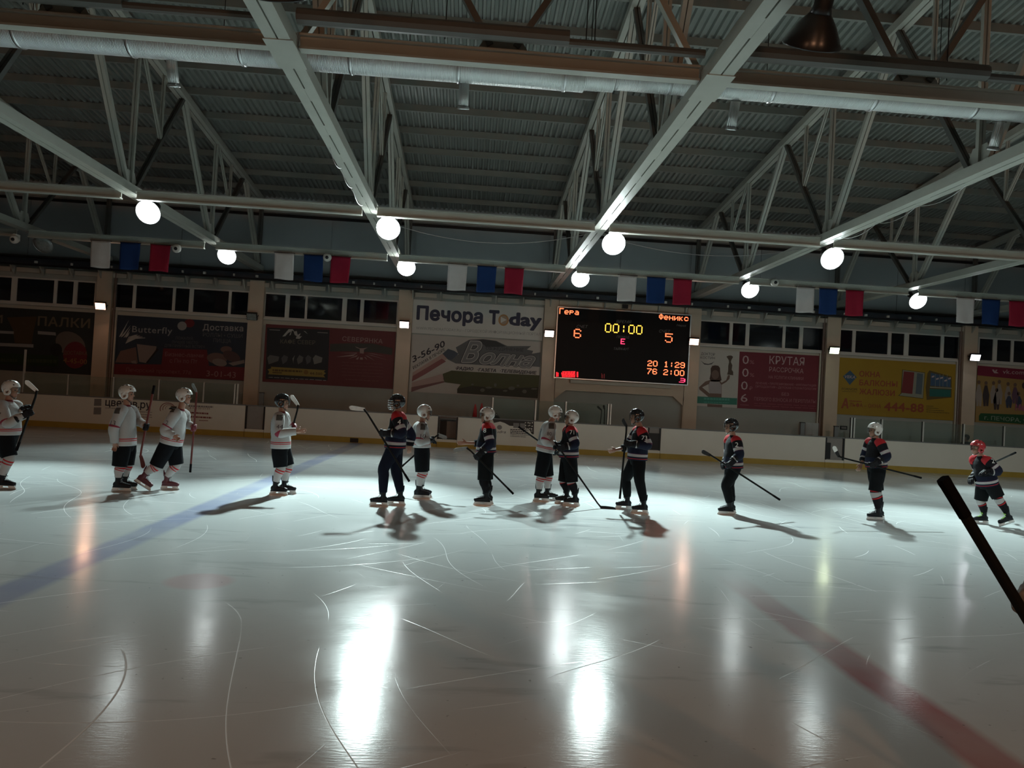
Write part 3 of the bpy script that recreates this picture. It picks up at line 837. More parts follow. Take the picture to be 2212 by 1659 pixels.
# ================================================================== LAMPS
M_REFL = mat('dark_lamp_reflector', (0.05, 0.05, 0.052), 0.28, 0.7, 0.6, 0.1, 8)
M_REFLS = mat('silver_lamp_inside', (0.6, 0.62, 0.64), 0.25, 0.9)
M_LAMPLIT = mat('lit_lamp_glass', (0.95, 1.0, 1.0), 0.3, emit=13.0, ecol=(0.93, 1.0, 1.0))
M_LAMPHOT = mat('bright_lamp_glass', (0.95, 1.0, 1.0), 0.3, emit=55.0, ecol=(0.90, 1.0, 1.0))
M_LAMPOFF = mat('unlit_lamp_glass', (0.30, 0.34, 0.34), 0.15, 0.2, 0.8, 0.4, 12.0)
TILT = math.radians(29)      # lamp mouths look down this much below level, across the ice
BEAM_TILT = math.radians(44.5)
def highbay(p, lab, toward, lit, tilt=TILT, power=1.0, rad=0.31, beam=52):
    """toward: -1 mouth looks to the near side of the rink, +1 to the far side"""
    p = V(p)
    t = thing('high_bay_lamp', lab, 'lamp', tuple(p), 'high-bay lamps under the trusses')
    d = V((0, toward * math.cos(tilt), -math.sin(tilt)))
    q = d.to_track_quat('Z', 'Y').to_matrix().to_4x4()
    M_ = Matrix.Translation(p) @ q
    MB().lathe([(0.10, -0.34), (0.13, -0.30), (0.20, -0.20), (0.27, -0.09), (rad, 0.0), (rad + 0.012, 0.0), (rad + 0.012, -0.015), (0.28, -0.10), (0.21, -0.215), (0.12, -0.33)], 32, M_).build('reflector', M_REFL if toward > 0 else M_REFLS, t, True)
    MB().lathe([(0.085, -0.62), (0.10, -0.60), (0.10, -0.40), (0.12, -0.33), (0.06, -0.32)], 18, M_, True).build('ballast_housing', M_REFL, t, True)
    MB().lathe([(0.001, 0.012), (rad * 0.6, 0.008), (rad - 0.005, -0.004), (rad - 0.01, -0.02), (0.001, -0.02)], 32, M_).build('lamp_glass', (M_LAMPHOT if abs(p.x - 0.6) < 4 and toward < 0 else M_LAMPLIT) if lit else M_LAMPOFF, t, True)
    top = M_ @ V((0, 0, -0.5))
    xb = min(TX, key=lambda xx: abs(xx - p.x))
    MB().bar(top, (top.x, top.y, ZB + 0.06), 0.04, 0.03).build('hanger', M_DARK, t)
    MB().bar((top.x, top.y, ZB + 0.06), (xb + 0.15, top.y, ZB + 0.06), 0.04, 0.04, (0, 1, 0)).build('bracket_arm', M_DARK, t)
    if lit:
        for nm, pw, ang, bl in (('beam', POW_HIGHBAY, beam, 1.0), ('spill', POW_HIGHBAY_WIDE, 176, 0.4)):
            ld = bpy.data.lights.new('high_bay_' + nm, 'SPOT'); ld.energy = pw * power; ld.color = COOL
            ld.spot_size = math.radians(ang); ld.spot_blend = bl; ld.shadow_soft_size = 0.16
            lo = bpy.data.objects.new('lamp_' + nm, ld); COL.objects.link(lo)
            lo.parent = t; lo.matrix_parent_inverse = Matrix.Translation(-p)
            db = V((0, toward * math.cos(BEAM_TILT), -math.sin(BEAM_TILT))) if nm == 'beam' else d
            lo.matrix_basis = Matrix.Translation(p + d * 0.06) @ db.to_track_quat('-Z', 'Y').to_matrix().to_4x4()
    return t
LMP = [((-8.58, 20.1), 'lit lamp of the nearer row on the truss between the pizza and cafe banners', 0.55),
       ((-2.38, 20.05), 'lit lamp of the nearer row on the truss beside the white media banner', 1.15),
       ((3.62, 20.05), 'lit lamp of the nearer row between the media banner and the scoreboard', 1.05),
       ((9.63, 20.05), 'lit lamp of the nearer row on the truss between scoreboard and dental banner', 0.8),
       ((-8.47, 26.15), 'lit lamp of the wall-side row on the truss between the pizza and cafe banners', 0.2),
       ((-2.41, 26.15), 'lit lamp of the wall-side row on the truss beside the white media banner', 0.4),
       ((3.62, 26.15), 'lit lamp of the wall-side row between the media banner and the scoreboard', 0.4),
       ((9.65, 26.15), 'lit lamp of the wall-side row on the truss between scoreboard and dental banner', 0.45),
       ((15.77, 26.15), 'lit lamp of the wall-side row on the truss between dental and yellow banners', 0.5)]
for (x, y), lab, pw in LMP:
    highbay((x, y, 6.25), lab, -1, True, power=pw)
highbay((-14.65, 26.4, 6.25), 'unlit lamp on the truss over the orange floodlight', -1, False, math.radians(40))
highbay((3.62, 8.3, 6.14), 'dark unlit lamp on the scoreboard-side truss, mouth turned to the far wall', 1, False, math.radians(52))
highbay((-2.36, 8.52, 6.30), 'dark unlit lamp on the media-banner truss, mouth turned to the far wall', 1, False, math.radians(52))
for x, pw in ((9.65, 0.05), (15.65, 0.13), (21.65, 0.15)):
    highbay((x, 8.3, 6.27), 'lit near-side lamp facing the far boards, on the truss between %s' % {9: 'scoreboard and dental banner', 15: 'dental and yellow banners', 21: 'yellow and social banners'}[int(x)], 1, True, math.radians(40), pw, beam=100)
# wall floodlights on the pilasters
def flood(x, zz, col, lab, emit, power, lit=True, yaw=0.0):
    y = YW - 0.28
    t = thing('wall_floodlight', lab, 'floodlight', (x, y, zz), 'floodlights on the pilasters')
    M_ = Matrix.Translation((x, y, zz)) @ Matrix.Rotation(yaw, 4, 'Z') @ Matrix.Rotation(math.radians(28), 4, 'X')
    def bx(lo, hi, nm, m):
        o = MB().box(lo, hi)
        o.v = [tuple(M_ @ V(v)) for v in o.v]
        return o.build(nm, m, t)
    bx((-0.20, -0.05, -0.15), (0.20, 0.07, 0.15), 'lamp_housing', M_DARK)
    bx((-0.18, -0.065, -0.13), (0.18, -0.052, 0.13), 'lamp_glass', mat('flood_glass_%d' % int((x + 40) * 10), col, 0.3, emit=emit, ecol=col) if lit else M_LAMPOFF)
    bx((-0.22, -0.03, -0.03), (-0.20, 0.16, 0.0), 'bracket', M_DARK); bx((0.20, -0.03, -0.03), (0.22, 0.16, 0.0), 'bracket', M_DARK)
    MB().box((x - 0.06, y + 0.1, zz - 0.08), (x + 0.06, YW + 0.01, zz + 0.02)).build('wall_plate', M_DARK, t)
    if lit:
        ld = bpy.data.lights.new('flood', 'AREA'); ld.shape = 'RECTANGLE'; ld.size = 0.34; ld.size_y = 0.24; ld.energy = power; ld.color = col
        lo = bpy.data.objects.new('flood_light', ld); COL.objects.link(lo); lo.parent = t; lo.matrix_parent_inverse = Matrix.Translation((-x, -y, -zz))
        lo.matrix_basis = M_ @ Matrix.Translation((0, -0.075, 0)) @ Matrix.Rotation(math.radians(-90), 4, 'X')
def stand_flood(x, lab):
    y, zz = YN + 0.3, 6.6
    t = thing('stand_floodlight', lab, 'floodlight', (x, y, zz), 'floodlights over the near stand')
    col = (1.0, 0.50, 0.27)
    M_ = Matrix.Translation((x, y, zz)) @ Matrix.Rotation(math.pi, 4, 'Z') @ Matrix.Rotation(math.radians(24), 4, 'X')
    for lo_, hi_, nm, m in (((-0.3, -0.05, -0.2), (0.3, 0.08, 0.2), 'lamp_housing', M_DARK), ((-0.27, -0.065, -0.17), (0.27, -0.052, 0.17), 'lamp_glass', mat('stand_glass', col, 0.3, emit=8.0, ecol=col))):
        o = MB().box(lo_, hi_); o.v = [tuple(M_ @ V(v)) for v in o.v]; o.build(nm, m, t)
    MB().box((x - 0.06, YN, zz - 0.06), (x + 0.06, y - 0.05, zz + 0.06)).build('wall_arm', M_DARK, t)
    ld = bpy.data.lights.new('stand_flood', 'AREA'); ld.shape = 'RECTANGLE'; ld.size = 0.5; ld.size_y = 0.3; ld.energy = POW_STAND; ld.color = col
    lo = bpy.data.objects.new('flood_light', ld); COL.objects.link(lo); lo.parent = t; lo.matrix_parent_inverse = Matrix.Translation((-x, -y, -zz))
    lo.matrix_basis = M_ @ Matrix.Translation((0, -0.075, 0)) @ Matrix.Rotation(math.radians(-90), 4, 'X')
for x, wh in ((-9.0, 'opposite the cafe banner'), (0.5, 'opposite the media banner'), (10.0, 'opposite the dental banner')):
    stand_flood(x, 'warm floodlight on the wall over the near stand, ' + wh)
flood(TX[0] + 0.05, 4.71, (1.0, 0.52, 0.32), 'orange glowing floodlight beside the dark food banner', 8, POW_FLOOD * 1.6, yaw=0.15)
flood(TX[1] - 0.05, 4.66, (1, 1, 1), 'unlit black floodlight between the pizza and cafe banners', 0, 0, False)
flood(TX[2] + 0.02, 4.71, (1.0, 0.72, 0.66), 'pinkish lit floodlight between the cafe banner and the media banner', 8, POW_FLOOD)
flood(TX[3] - 0.08, 4.71, (1.0, 0.70, 0.64), 'pinkish lit floodlight between the media banner and the scoreboard', 8, POW_FLOOD)
flood(TX[4] - 0.06, 4.74, (1.0, 0.58, 0.42), 'warm orange lit floodlight between the scoreboard and the dental banner', 8, POW_FLOOD * 1.3, yaw=-0.15)
flood(TX[5] - 0.10, 4.73, (0.86, 1.0, 0.62), 'yellow-green lit floodlight beside the yellow banner', 8, POW_FLOOD * 0.6, yaw=-0.2)
flood(TX[6] + 0.0, 4.80, (0.92, 0.93, 1.0), 'white lit floodlight beside the social network banner', 8, POW_FLOOD * 0.7, yaw=-0.2)

# ================================================================== SCOREBOARD
YS = YW - 0.16
zs = zc(1190, 640, 6.9125)
tl, br_ = at(*zs(112, 165), YS), at(*zs(2030, 1320), YS)
sb = thing('scoreboard', 'large black electronic scoreboard with red and yellow lit figures', 'scoreboard', ((tl.x + br_.x) / 2, YS, br_.z))
S0, S1, ZS0, ZS1 = tl.x, br_.x, br_.z, tl.z
MB().box((S0, YS, ZS0), (S1, YW + 0.0, ZS1)).build('screen_case', mat('scoreboard_black', (0.005, 0.005, 0.006), 0.45, 0, 0.15, 0.2, 4), sb)
fr = MB()
fr.box((S0 - 0.04, YS - 0.03, ZS0 - 0.04), (S1 + 0.04, YS + 0.10, ZS0)); fr.box((S0 - 0.04, YS - 0.03, ZS1), (S1 + 0.04, YS + 0.10, ZS1 + 0.04))
fr.box((S0 - 0.04, YS - 0.03, ZS0), (S0, YS + 0.10, ZS1)); fr.box((S1, YS - 0.03, ZS0), (S1 + 0.04, YS + 0.10, ZS1))
fr.build('screen_frame', M_METAL, sb)
a, c = at(*zs(290, 1270), YS), at(*zs(1790, 1350), YS)
MB().box((a.x, YS - 0.02, ZS0 - 0.20), (c.x, YW, ZS0 - 0.07)).build('support_ledge', M_WALL, sb)
GL = {'Г': '11111 10000 10000 10000 10000 10000 10000', 'е': '0 0 01110 10001 11111 10000 01110', 'р': '0 0 11110 10001 11110 10000 10000', 'а': '0 0 01110 00001 01111 10001 01111',
      'Ф': '00100 01110 10101 10101 10101 01110 00100', 'н': '0 0 10001 10001 11111 10001 10001', 'и': '0 0 10001 10011 10101 11001 10001', 'к': '0 0 10010 10100 11000 10100 10010', 'с': '0 0 01110 10001 10000 10001 01110',
      '0': '01110 10001 10001 10001 10001 10001 01110', '1': '00100 01100 00100 00100 00100 00100 01110', '2': '01110 10001 00001 00110 01000 10000 11111', '5': '11111 10000 11110 00001 00001 10001 01110',
      '6': '01110 10001 10000 11110 10001 10001 01110', '7': '11111 00001 00010 00100 00100 01000 01000', '9': '01110 10001 10001 01111 00001 10001 01110', ':': '0 00100 00100 0 00100 00100 0', ' ': '0 0 0 0 0 0 0',
      'E': '11111 10000 10000 11110 10000 10000 11111', ']': '01110 00001 00001 01111 00001 00001 11110'}
def led(body, p0, p1, hpx, m, name, fill=0.9, rnd=False):
    a = at(*p0, YS); c = at(*p1, YS); t = at(p0[0], p0[1] - hpx, YS)
    H = t.z - a.z; cols = 6 * len(body) - 1
    dx = (c.x - a.x) / cols; dz = H / 7; slope = (c.z - a.z) / (c.x - a.x)
    q = MB()
    for gi, ch in enumerate(body):
        rows = GL[ch].split()
        for r, bits in enumerate(rows):
            for k, bit in enumerate(bits.zfill(5) if len(bits) == 1 else bits):
                if bit == '1':
                    x = a.x + (gi * 6 + k + 0.5) * dx; zz = a.z + (6 - r + 0.5) * dz
                    if rnd:
                        q.poly([(x + dx * .48 * math.cos(w_ * math.pi / 4), YS - 0.006, zz + dz * .46 * math.sin(w_ * math.pi / 4)) for w_ in range(8)])
                    else:
                        q.poly([(x - dx * fill / 2, YS - 0.006, zz - dz * fill / 2), (x + dx * fill / 2, YS - 0.006, zz - dz * fill / 2), (x + dx * fill / 2, YS - 0.006, zz + dz * fill / 2), (x - dx * fill / 2, YS - 0.006, zz + dz * fill / 2)])
    return q.build(name, m, sb)
LR = mat('red_led', (1, 0.1, 0.05), 0.5, emit=2.6, ecol=(1.0, 0.10, 0.05))
LO = mat('orange_led', (1, 0.2, 0.08), 0.5, emit=2.8, ecol=(1.0, 0.16, 0.06))
LY = mat('yellow_led', (1, 0.55, 0.05), 0.5, emit=2.6, ecol=(1.0, 0.55, 0.06))
LP = mat('pink_led', (1, 0.03, 0.12), 0.5, emit=2.4, ecol=(1.0, 0.04, 0.12))
led('Гера', zs(125, 262), zs(415, 280), 12.5, LO, 'team_name', 1.0)
led('Феникс', zs(1612, 345), zs(2052, 372), 12.5, LO, 'team_name', 1.0)
led('00:00', zs(802, 540), zs(1365, 562), 20.5, LY, 'clock_digits', rnd=True)
led('6', zs(335, 622), zs(450, 626), 20.5, LO, 'score_digit', rnd=True)
led('5', zs(1698, 690), zs(1815, 696), 20.5, LO, 'score_digit', rnd=True)
led('E', zs(1040, 714), zs(1104, 717), 12.0, LP, 'period_letter', 1.0)
led('20 1:29', zs(1440, 1042), zs(1998, 1062), 12.5, LO, 'penalty_line', 1.0)
led('76 2:00', zs(1432, 1160), zs(1990, 1182), 12.5, LO, 'penalty_line', 1.0)
led(']', zs(1912, 1285), zs(2004, 1290), 9.5, LP, 'lit_mark', 1.0)
SG = mat('grey_screen_print', (0.20, 0.20, 0.20), 0.6)
wtext('ВРЕМЯ', zs(975, 398), zs(1205, 405), 6.2, YS, SG, 'lettering', sb, 0.25, 0, 1, 0.005)
wtext('СЧЕТ', zs(385, 470), zs(552, 476), 6.2, YS, SG, 'lettering', sb, 0.25, 0, 1, 0.005)
wtext('СЧЕТ', zs(1615, 540), zs(1785, 548), 6.2, YS, SG, 'lettering', sb, 0.25, 0, 1, 0.005)
wtext('ПЕРИОД', zs(980, 622), zs(1170, 630), 5.2, YS, SG, 'lettering', sb, 0.25, 0, 1, 0.005)
wtext('ТАЙМ-АУТ', zs(940, 800), zs(1165, 808), 5.2, YS, SG, 'lettering', sb, 0.25, 0, 1, 0.005)
wtext('МераS', zs(1875, 445), zs(2020, 455), 4.0, YS, SG, 'lettering', sb, 0.25, 0, 1, 0.005)
q = MB()
rr_ = random.Random(4)
def lrect(x0, y0, x1, y1):
    P = [at(*zs(x, y), YS) for x, y in ((x0, y1), (x1, y1), (x1, y0), (x0, y0))]
    q.poly([(p.x, YS - 0.006, p.z) for p in P])
lrect(78, 1132, 98, 1200); lrect(104, 1140, 114, 1198); lrect(385, 1128, 408, 1208)
for r in range(5):
    x = 150 + r * 4 + (20 if r == 0 else 0)
    while x < 362:
        w_ = rr_.uniform(14, 46); lrect(x, 1120 + r * 19, min(365, x + w_), 1134 + r * 19); x += w_ + rr_.uniform(2, 8)
q.build('lit_footer', mat('dim_red_led', (1, 0.02, 0.03), 0.5, emit=1.5, ecol=(1, 0.02, 0.03)), sb)
q = MB()
for x0, y0, y1 in ((755, 1150, 1225), (772, 1168, 1226), (795, 1158, 1228)):
    lrect(x0, y0, x0 + 6, y1)
q.build('lit_footer', mat('faint_red_led', (0.3, 0.02, 0.03), 0.5, emit=0.12, ecol=(1, 0.1, 0.1)), sb)
p = at(*zs(1108, 155), YS)
MB().box((p.x - 0.11, YS - 0.1, p.z - 0.07), (p.x + 0.11, YS + 0.05, p.z + 0.07)).build('sensor_box', M_DARK, sb)

# ================================================================== BANNERS
YP = YW + 0.17      # printed face of the banners between pilasters
def banner(pts, m, lab, Y=YP):
    P = [at(u, v, Y) for u, v in pts]
    x0 = (P[0].x + P[3].x) / 2; x1 = (P[1].x + P[2].x) / 2; z1 = (P[0].z + P[1].z) / 2; z0 = (P[2].z + P[3].z) / 2
    t = thing('advertising_banner', lab, 'banner', ((x0 + x1) / 2, Y, z0))
    MB().box((x0, Y, z0), (x1, Y + 0.045, z1)).build('banner_sheet', m, t)
    return t
def pm(name, col, var=0.06):
    return mat('print_' + name, col, 0.55, 0, 0.4, var, 2.0)
CR_ = pm('cream', (0.5, 0.46, 0.38)); WH = pm('white', (0.62, 0.60, 0.56)); GY = pm('grey', (0.32, 0.31, 0.30))
# 1 dark food banner
z = zc(0, 640, 8.732)
bn1 = banner([(-120, 655), z(1805, 322), z(1730, 1445), (-120, 797)], pm('blackgreen', (0.03, 0.035, 0.035)), 'dark banner with brown lettering and a red circle, beside the orange floodlight')
OV = 0.004
BRN = pm('brown', (0.17, 0.13, 0.085)); DBR = pm('darkbrown', (0.085, 0.055, 0.03))
wpoly(zl(z, [(130, 400), (700, 380), (640, 640), (600, 900), (280, 880), (250, 640)]), YP, DBR, 'print', bn1, OV)
wtext('ПАЛКИ', z(715, 550), z(1690, 600), 19.5, YP, BRN, 'lettering', bn1, 0, 0.02, 1.05, OV * 2)
wtext('И', (-14, 697), (5, 698), 17, YP, BRN, 'lettering', bn1, 0, 0.01, 1, OV * 2)
wpoly(zl(z, [(-200, 640), (262, 662), (262, 712), (-200, 690)]), YP, GY, 'print', bn1, OV * 2)
wpoly(zl(z, [(715, 655), (1050, 680), (1060, 740), (715, 715)]), YP, GY, 'print', bn1, OV * 2)
wpoly(zl(z, [(-200, 870), (635, 905), (632, 968), (-200, 930)]), YP, GY, 'print', bn1, OV * 2)
wpoly(ell(*z(1330, 900), 34, 25, 24, 0.5), YP, pm('food', (0.16, 0.13, 0.11)), 'print', bn1, OV)
wpoly(ell(*z(1060, 1010), 13, 14), YP, pm('sauce', (0.02, 0.02, 0.02)), 'print', bn1, OV * 2)
wpoly(ell(*z(1420, 1110), 26, 29), YP, pm('darkred', (0.16, 0.022, 0.03)), 'print', bn1, OV * 3)
wtext('ДОСТАВКА', z(1200, 1095), z(1650, 1110), 7.5, YP, BRN, 'lettering', bn1, 0, 0, 1, OV * 4)
wtext('4-45-00', z(1195, 1250), z(1640, 1285), 11, YP, pm('amber', (0.28, 0.15, 0.05)), 'lettering', bn1, 0, 0.01, 1, OV * 4)
wpoly(zl(z, [(-200, 1060), (1100, 1120), (1100, 1330), (-200, 1270)]), YP, pm('darkgreen', (0.02, 0.04, 0.015)), 'print', bn1, OV)
bars(z(-100, 1230), z(340, 1240), 7, YP, pm('olive', (0.05, 0.07, 0.03)), bn1, OV * 2, 31)
bars(z(520, 1250), z(1080, 1265), 8, YP, pm('olive', (0.05, 0.07, 0.03)), bn1, OV * 2, 32)
# 2 butterfly banner
z = zc(230, 660, 6.9125)
bn2 = banner([z(122, 145), z(2112, 250), z(2065, 1120), z(80, 1022)], pm('navy', (0.022, 0.035, 0.055)), 'dark blue and red pizza and sushi banner with a winged logo')
RD = pm('red', (0.16, 0.02, 0.028))
wpoly(zl(z, [(95, 870), (820, 880), (850, 640), (1500, 660), (1530, 900), (2075, 925), (2065, 1120), (80, 1022)]), YP, RD, 'print', bn2, OV)
fan = [((340, 210), (215, 440), (190, 470)), ((365, 290), (250, 440), (215, 475)), ((360, 330), (290, 450), (255, 480)), ((350, 390), (310, 450), (285, 480))]
WHB = pm('pale', (0.42, 0.42, 0.40))
for (a1, a2, a3) in fan:
    wpoly(zl(z, [a1, (a2[0] - 12, a2[1]), a3, (a3[0] + 14, a3[1] - 4), (a2[0] + 16, a2[1] + 2)]), YP, WHB, 'logo_stroke', bn2, OV * 2)
for k in range(4):
    wpoly(zl(z, [(330 - k * 12, 470 + k * 26), (420, 440 + k * 14), (470 + k * 36, 432 + k * 16), (580 * (k == 3) + (460 + k * 38) * (k != 3), 440 + k * 16), (440, 456 + k * 14), (320 - k * 12, 486 + k * 28)]), YP, WHB, 'logo_stroke', bn2, OV * 2)
wtext('Butterfly', z(385, 396), z(980, 425), 14, YP, pm('pale2', (0.30, 0.30, 0.29)), 'lettering', bn2, 0, 0.01, 1.1, OV * 2)
wtext('Доставка', z(1440, 365), z(2040, 385), 12.5, YP, GY, 'lettering', bn2, 0, 0.02, 1.1, OV * 2)
DG = pm('dimgrey', (0.12, 0.125, 0.13))
wtext('РОЛЛЫ • СУШИ', z(1440, 460), z(2030, 485), 8, YP, DG, 'lettering', bn2, 0, 0, 1, OV * 2)
wtext('ПИЦЦА', z(1595, 545), z(1860, 560), 8, YP, DG, 'lettering', bn2, 0, 0, 1, OV * 2)
wtext('ПОЖАЛУЙ,', z(1035, 505), z(1300, 515), 6, YP, DG, 'lettering', bn2, 0, 0, 1, OV * 2)
wtext('ЛУЧШЕЕ МЕСТО', z(975, 565), z(1365, 578), 6, YP, DG, 'lettering', bn2, 0, 0, 1, OV * 2)
wtext('ДЛЯ ПРИЯТНЫХ ВСТРЕЧ', z(865, 615), z(1465, 640), 6, YP, DG, 'lettering', bn2, 0, 0, 1, OV * 2)
PK = pm('dullpink', (0.26, 0.12, 0.12))
wtext('Бизнес-ланчи', z(875, 755), z(1445, 778), 9, YP, PK, 'lettering', bn2, 0, 0.01, 1, OV * 2)
wtext('с Пн по Пт', z(945, 852), z(1355, 866), 9, YP, PK, 'lettering', bn2, 0, 0.01, 1, OV * 2)
wtext('Печорский проспект, 77а', z(295, 985), z(1255, 1028), 8.5, YP, PK, 'lettering', bn2, 0, 0, 1, OV * 2)
wtext('3-01-43', z(1490, 1056), z(1930, 1080), 13, YP, pm('palered', (0.32, 0.18, 0.17)), 'lettering', bn2, 0, 0, 1, OV * 2)
wpoly(ell(*z(1130, 305), 10, 9.5), YP, GY, 'print', bn2, OV * 2)
wpoly(ell(*z(1240, 265), 11, 9), YP, RD, 'print', bn2, OV)
FD = pm('foodpink', (0.17, 0.10, 0.085)); FL2 = pm('foodpale', (0.24, 0.19, 0.17))
wpoly(zl(z, [(210, 680), (440, 620), (470, 860), (130, 850)]), YP, FD, 'print', bn2, OV * 2)
wpoly(zl(z, [(455, 575), (750, 610), (740, 660), (600, 860), (490, 840)]), YP, FL2, 'print', bn2, OV * 3)
wpoly(zl(z, [(760, 640), (780, 660), (615, 860), (590, 855)]), YP, pm('black', (0.012, 0.01, 0.01)), 'print', bn2, OV * 4)
wpoly(zl(z, [(365, 830), (440, 820), (455, 870), (380, 862)]), YP, FL2, 'print', bn2, OV * 3)
wpoly(ell(*z(1650, 790), 22, 12, 20, 0.1), YP, FD, 'print', bn2, OV * 2)
wpoly(ell(*z(1790, 655), 12.5, 7), YP, FD, 'print', bn2, OV * 3)
wpoly(ell(*z(1690, 850), 16, 8, 20, 0.2), YP, FL2, 'print', bn2, OV * 3)
wpoly(ell(*z(1870, 760), 20, 11, 20, 0.4), YP, pm('sushi', (0.09, 0.05, 0.05)), 'print', bn2, OV * 4)
wpoly(zl(z, [(1820, 860), (2060, 810), (2065, 860), (1890, 900)]), YP, FL2, 'print', bn2, OV * 5)
# 3 two-part cafe banner
z = zc(560, 680, 6.9125)
bn3 = banner([z(95, 140), z(2040, 250), z(1995, 1108), z(50, 1000)], pm('maroon', (0.14, 0.03, 0.035)), 'dark cafe banner in two parts, black with yellow strip and red with pale rays')
wpoly(zl(z, [(118, 190), (1050, 225), (1040, 560), (1020, 980), (95, 960)]), YP, pm('blackblue', (0.018, 0.024, 0.03)), 'print', bn3, OV)
wpoly(zl(z, [(345, 325), (440, 215), (500, 215), (530, 255), (490, 235), (470, 300), (450, 310), (475, 250), (430, 275), (390, 320)]), YP, WHB, 'logo_stroke', bn3, OV * 2)
wpoly(zl(z, [(515, 255), (560, 240), (575, 300), (620, 275), (600, 325), (640, 320), (600, 360), (545, 355), (560, 320), (530, 300)]), YP, WHB, 'logo_stroke', bn3, OV * 2)
wpoly(zl(z, [(660, 240), (690, 248), (725, 290), (705, 275)]), YP, WHB, 'logo_stroke', bn3, OV * 2)
wtext('КАФЕ СЕВЕР', z(315, 425), z(835, 445), 8.5, YP, pm('bronze', (0.13, 0.12, 0.09)), 'lettering', bn3, 0, 0.01, 1, OV * 2)
bars(z(155, 228), z(310, 236), 1.5, YP, GY, bn3, OV * 2, 41); bars(z(870, 268), z(1025, 277), 1.5, YP, GY, bn3, OV * 2, 42)
for k, (x0, x1) in enumerate(((120, 300), (330, 430), (495, 525), (560, 660), (690, 780), (800, 945))):
    wpoly(zl(z, [(x0, 640 + k * 8 % 30), (x0 + 40, 600), (x1, 625 + k * 3), (x1 - 15, 690 + k * 4), (x0 + 20, 740)]), YP, pm('photo%d' % (k % 3), [(0.13, 0.13, 0.125), (0.09, 0.095, 0.10), (0.20, 0.20, 0.19)][2 if k == 2 else k % 2]), 'print', bn3, OV * 2)
YL = pm('ochre', (0.30, 0.22, 0.05))
wpoly(zl(z, [(175, 775), (990, 828), (965, 850), (995, 875), (960, 900), (985, 935), (130, 888), (150, 850), (125, 815), (180, 800)]), YP, YL, 'print', bn3, OV * 2)
bars(z(200, 840), z(640, 860), 4, YP, pm('umber', (0.10, 0.06, 0.02)), bn3, OV * 3, 43); bars(z(200, 872), z(340, 878), 3, YP, pm('umber', (0.10, 0.06, 0.02)), bn3, OV * 3, 44)
wpoly(ell(*z(700, 858), 5, 5), YP, pm('amber2', (0.22, 0.12, 0.03)), 'print', bn3, OV * 3)
wtext('44-500', z(755, 892), z(940, 900), 5.5, YP, pm('umber', (0.10, 0.06, 0.02)), 'lettering', bn3, 0, 0.02, 1, OV * 3)
bars(z(140, 935), z(1000, 985), 1.2, YP, GY, bn3, OV * 2, 45)
wtext('СЕВЕРЯНКА', z(1240, 388), z(1840, 430), 9.5, YP, pm('palepink', (0.34, 0.24, 0.22)), 'lettering', bn3, 0, 0.005, 1.05, OV * 2)
wpoly(zl(z, [(1060, 435), (1330, 425), (1700, 430), (1990, 500), (1985, 600), (1700, 560), (1330, 545), (1055, 548)]), YP, pm('forest', (0.05, 0.05, 0.045)), 'print', bn3, OV * 2)
PP = pm('palepink', (0.34, 0.24, 0.22))
wpoly(zl(z, [(1500, 500), (1430, 470), (1460, 495), (1500, 510), (1505, 575), (1560, 580), (1565, 520), (1620, 490), (1560, 500)]), YP, PP, 'print', bn3, OV * 3)
for a1, a2, a3 in (((1200, 572), (1460, 566), (1460, 578)), ((1140, 632), (1450, 585), (1400, 618)), ((1330, 658), (1470, 600), (1455, 625)), ((1440, 665), (1490, 620), (1478, 668)), ((1505, 668), (1510, 636), (1545, 668)), ((1565, 632), (1590, 636), (1615, 678)), ((1580, 605), (1620, 615), (1730, 688)), ((1600, 590), (1680, 605), (1925, 678)), ((1600, 570), (1700, 580), (1890, 622))):
    wpoly(zl(z, [a1, a2, a3] if a1 != (1505, 668) else [(1505, 668), (1508, 636), (1545, 638), (1548, 670)]), YP, PP, 'print_ray', bn3, OV * 3)
for k in range(5):
    bars(z(1230, 710 + k * 48), z(1850, 740 + k * 48), 0.9, YP, pm('dustyred', (0.20, 0.075, 0.07)), bn3, OV * 2, 50 + k)
bars(z(1290, 968), z(1780, 996), 1.3, YP, pm('dustyred', (0.20, 0.075, 0.07)), bn3, OV * 2, 57)
# 4 large media banners
z = zc(870, 630, 6.636)
bn4 = banner([z(130, 120), z(2025, 215), z(1995, 690), z(105, 600)], WH, 'white banner with large dark blue rounded lettering above the landscape banner')
NV = pm('darknavy', (0.035, 0.04, 0.075))
wtext('Печора', z(205, 392), z(1135, 448), 28, YP, NV, 'lettering', bn4, 0, 0.045, 1.02, OV)
wtext('T', z(1240, 455), z(1368, 462), 29, YP, NV, 'lettering', bn4, 0, 0.05, 1, OV)
wtext('day', z(1530, 472), z(1975, 500), 27, YP, NV, 'lettering', bn4, 0, 0.045, 1.02, OV)
ORG = pm('orange', (0.45, 0.24, 0.10))
wpoly(ell(*z(1445, 408), 11.2, 12.5), YP, ORG, 'print', bn4, OV); wpoly(ell(*z(1445, 408), 8.2, 9.2), YP, pm('tan', (0.40, 0.30, 0.22)), 'print', bn4, OV * 2)
wpoly(zl(z, [(1405, 360), (1490, 405), (1405, 450)]), YP, WH, 'print', bn4, OV * 3)
wtext('WWW.PECHORATODAY.RU – ГОРОДСКОЙ ИНФОРМАЦИОННЫЙ ПОРТАЛ', z(190, 540), z(1975, 632), 6, YP, GY, 'lettering', bn4, 0, 0, 1, OV)
bn5 = banner([z(105, 610), z(1985, 715), z(1935, 1530), z(118, 1440)], pm('offwhite', (0.50, 0.46, 0.42)), 'landscape banner with brush strokes, outlined script and a phone number')
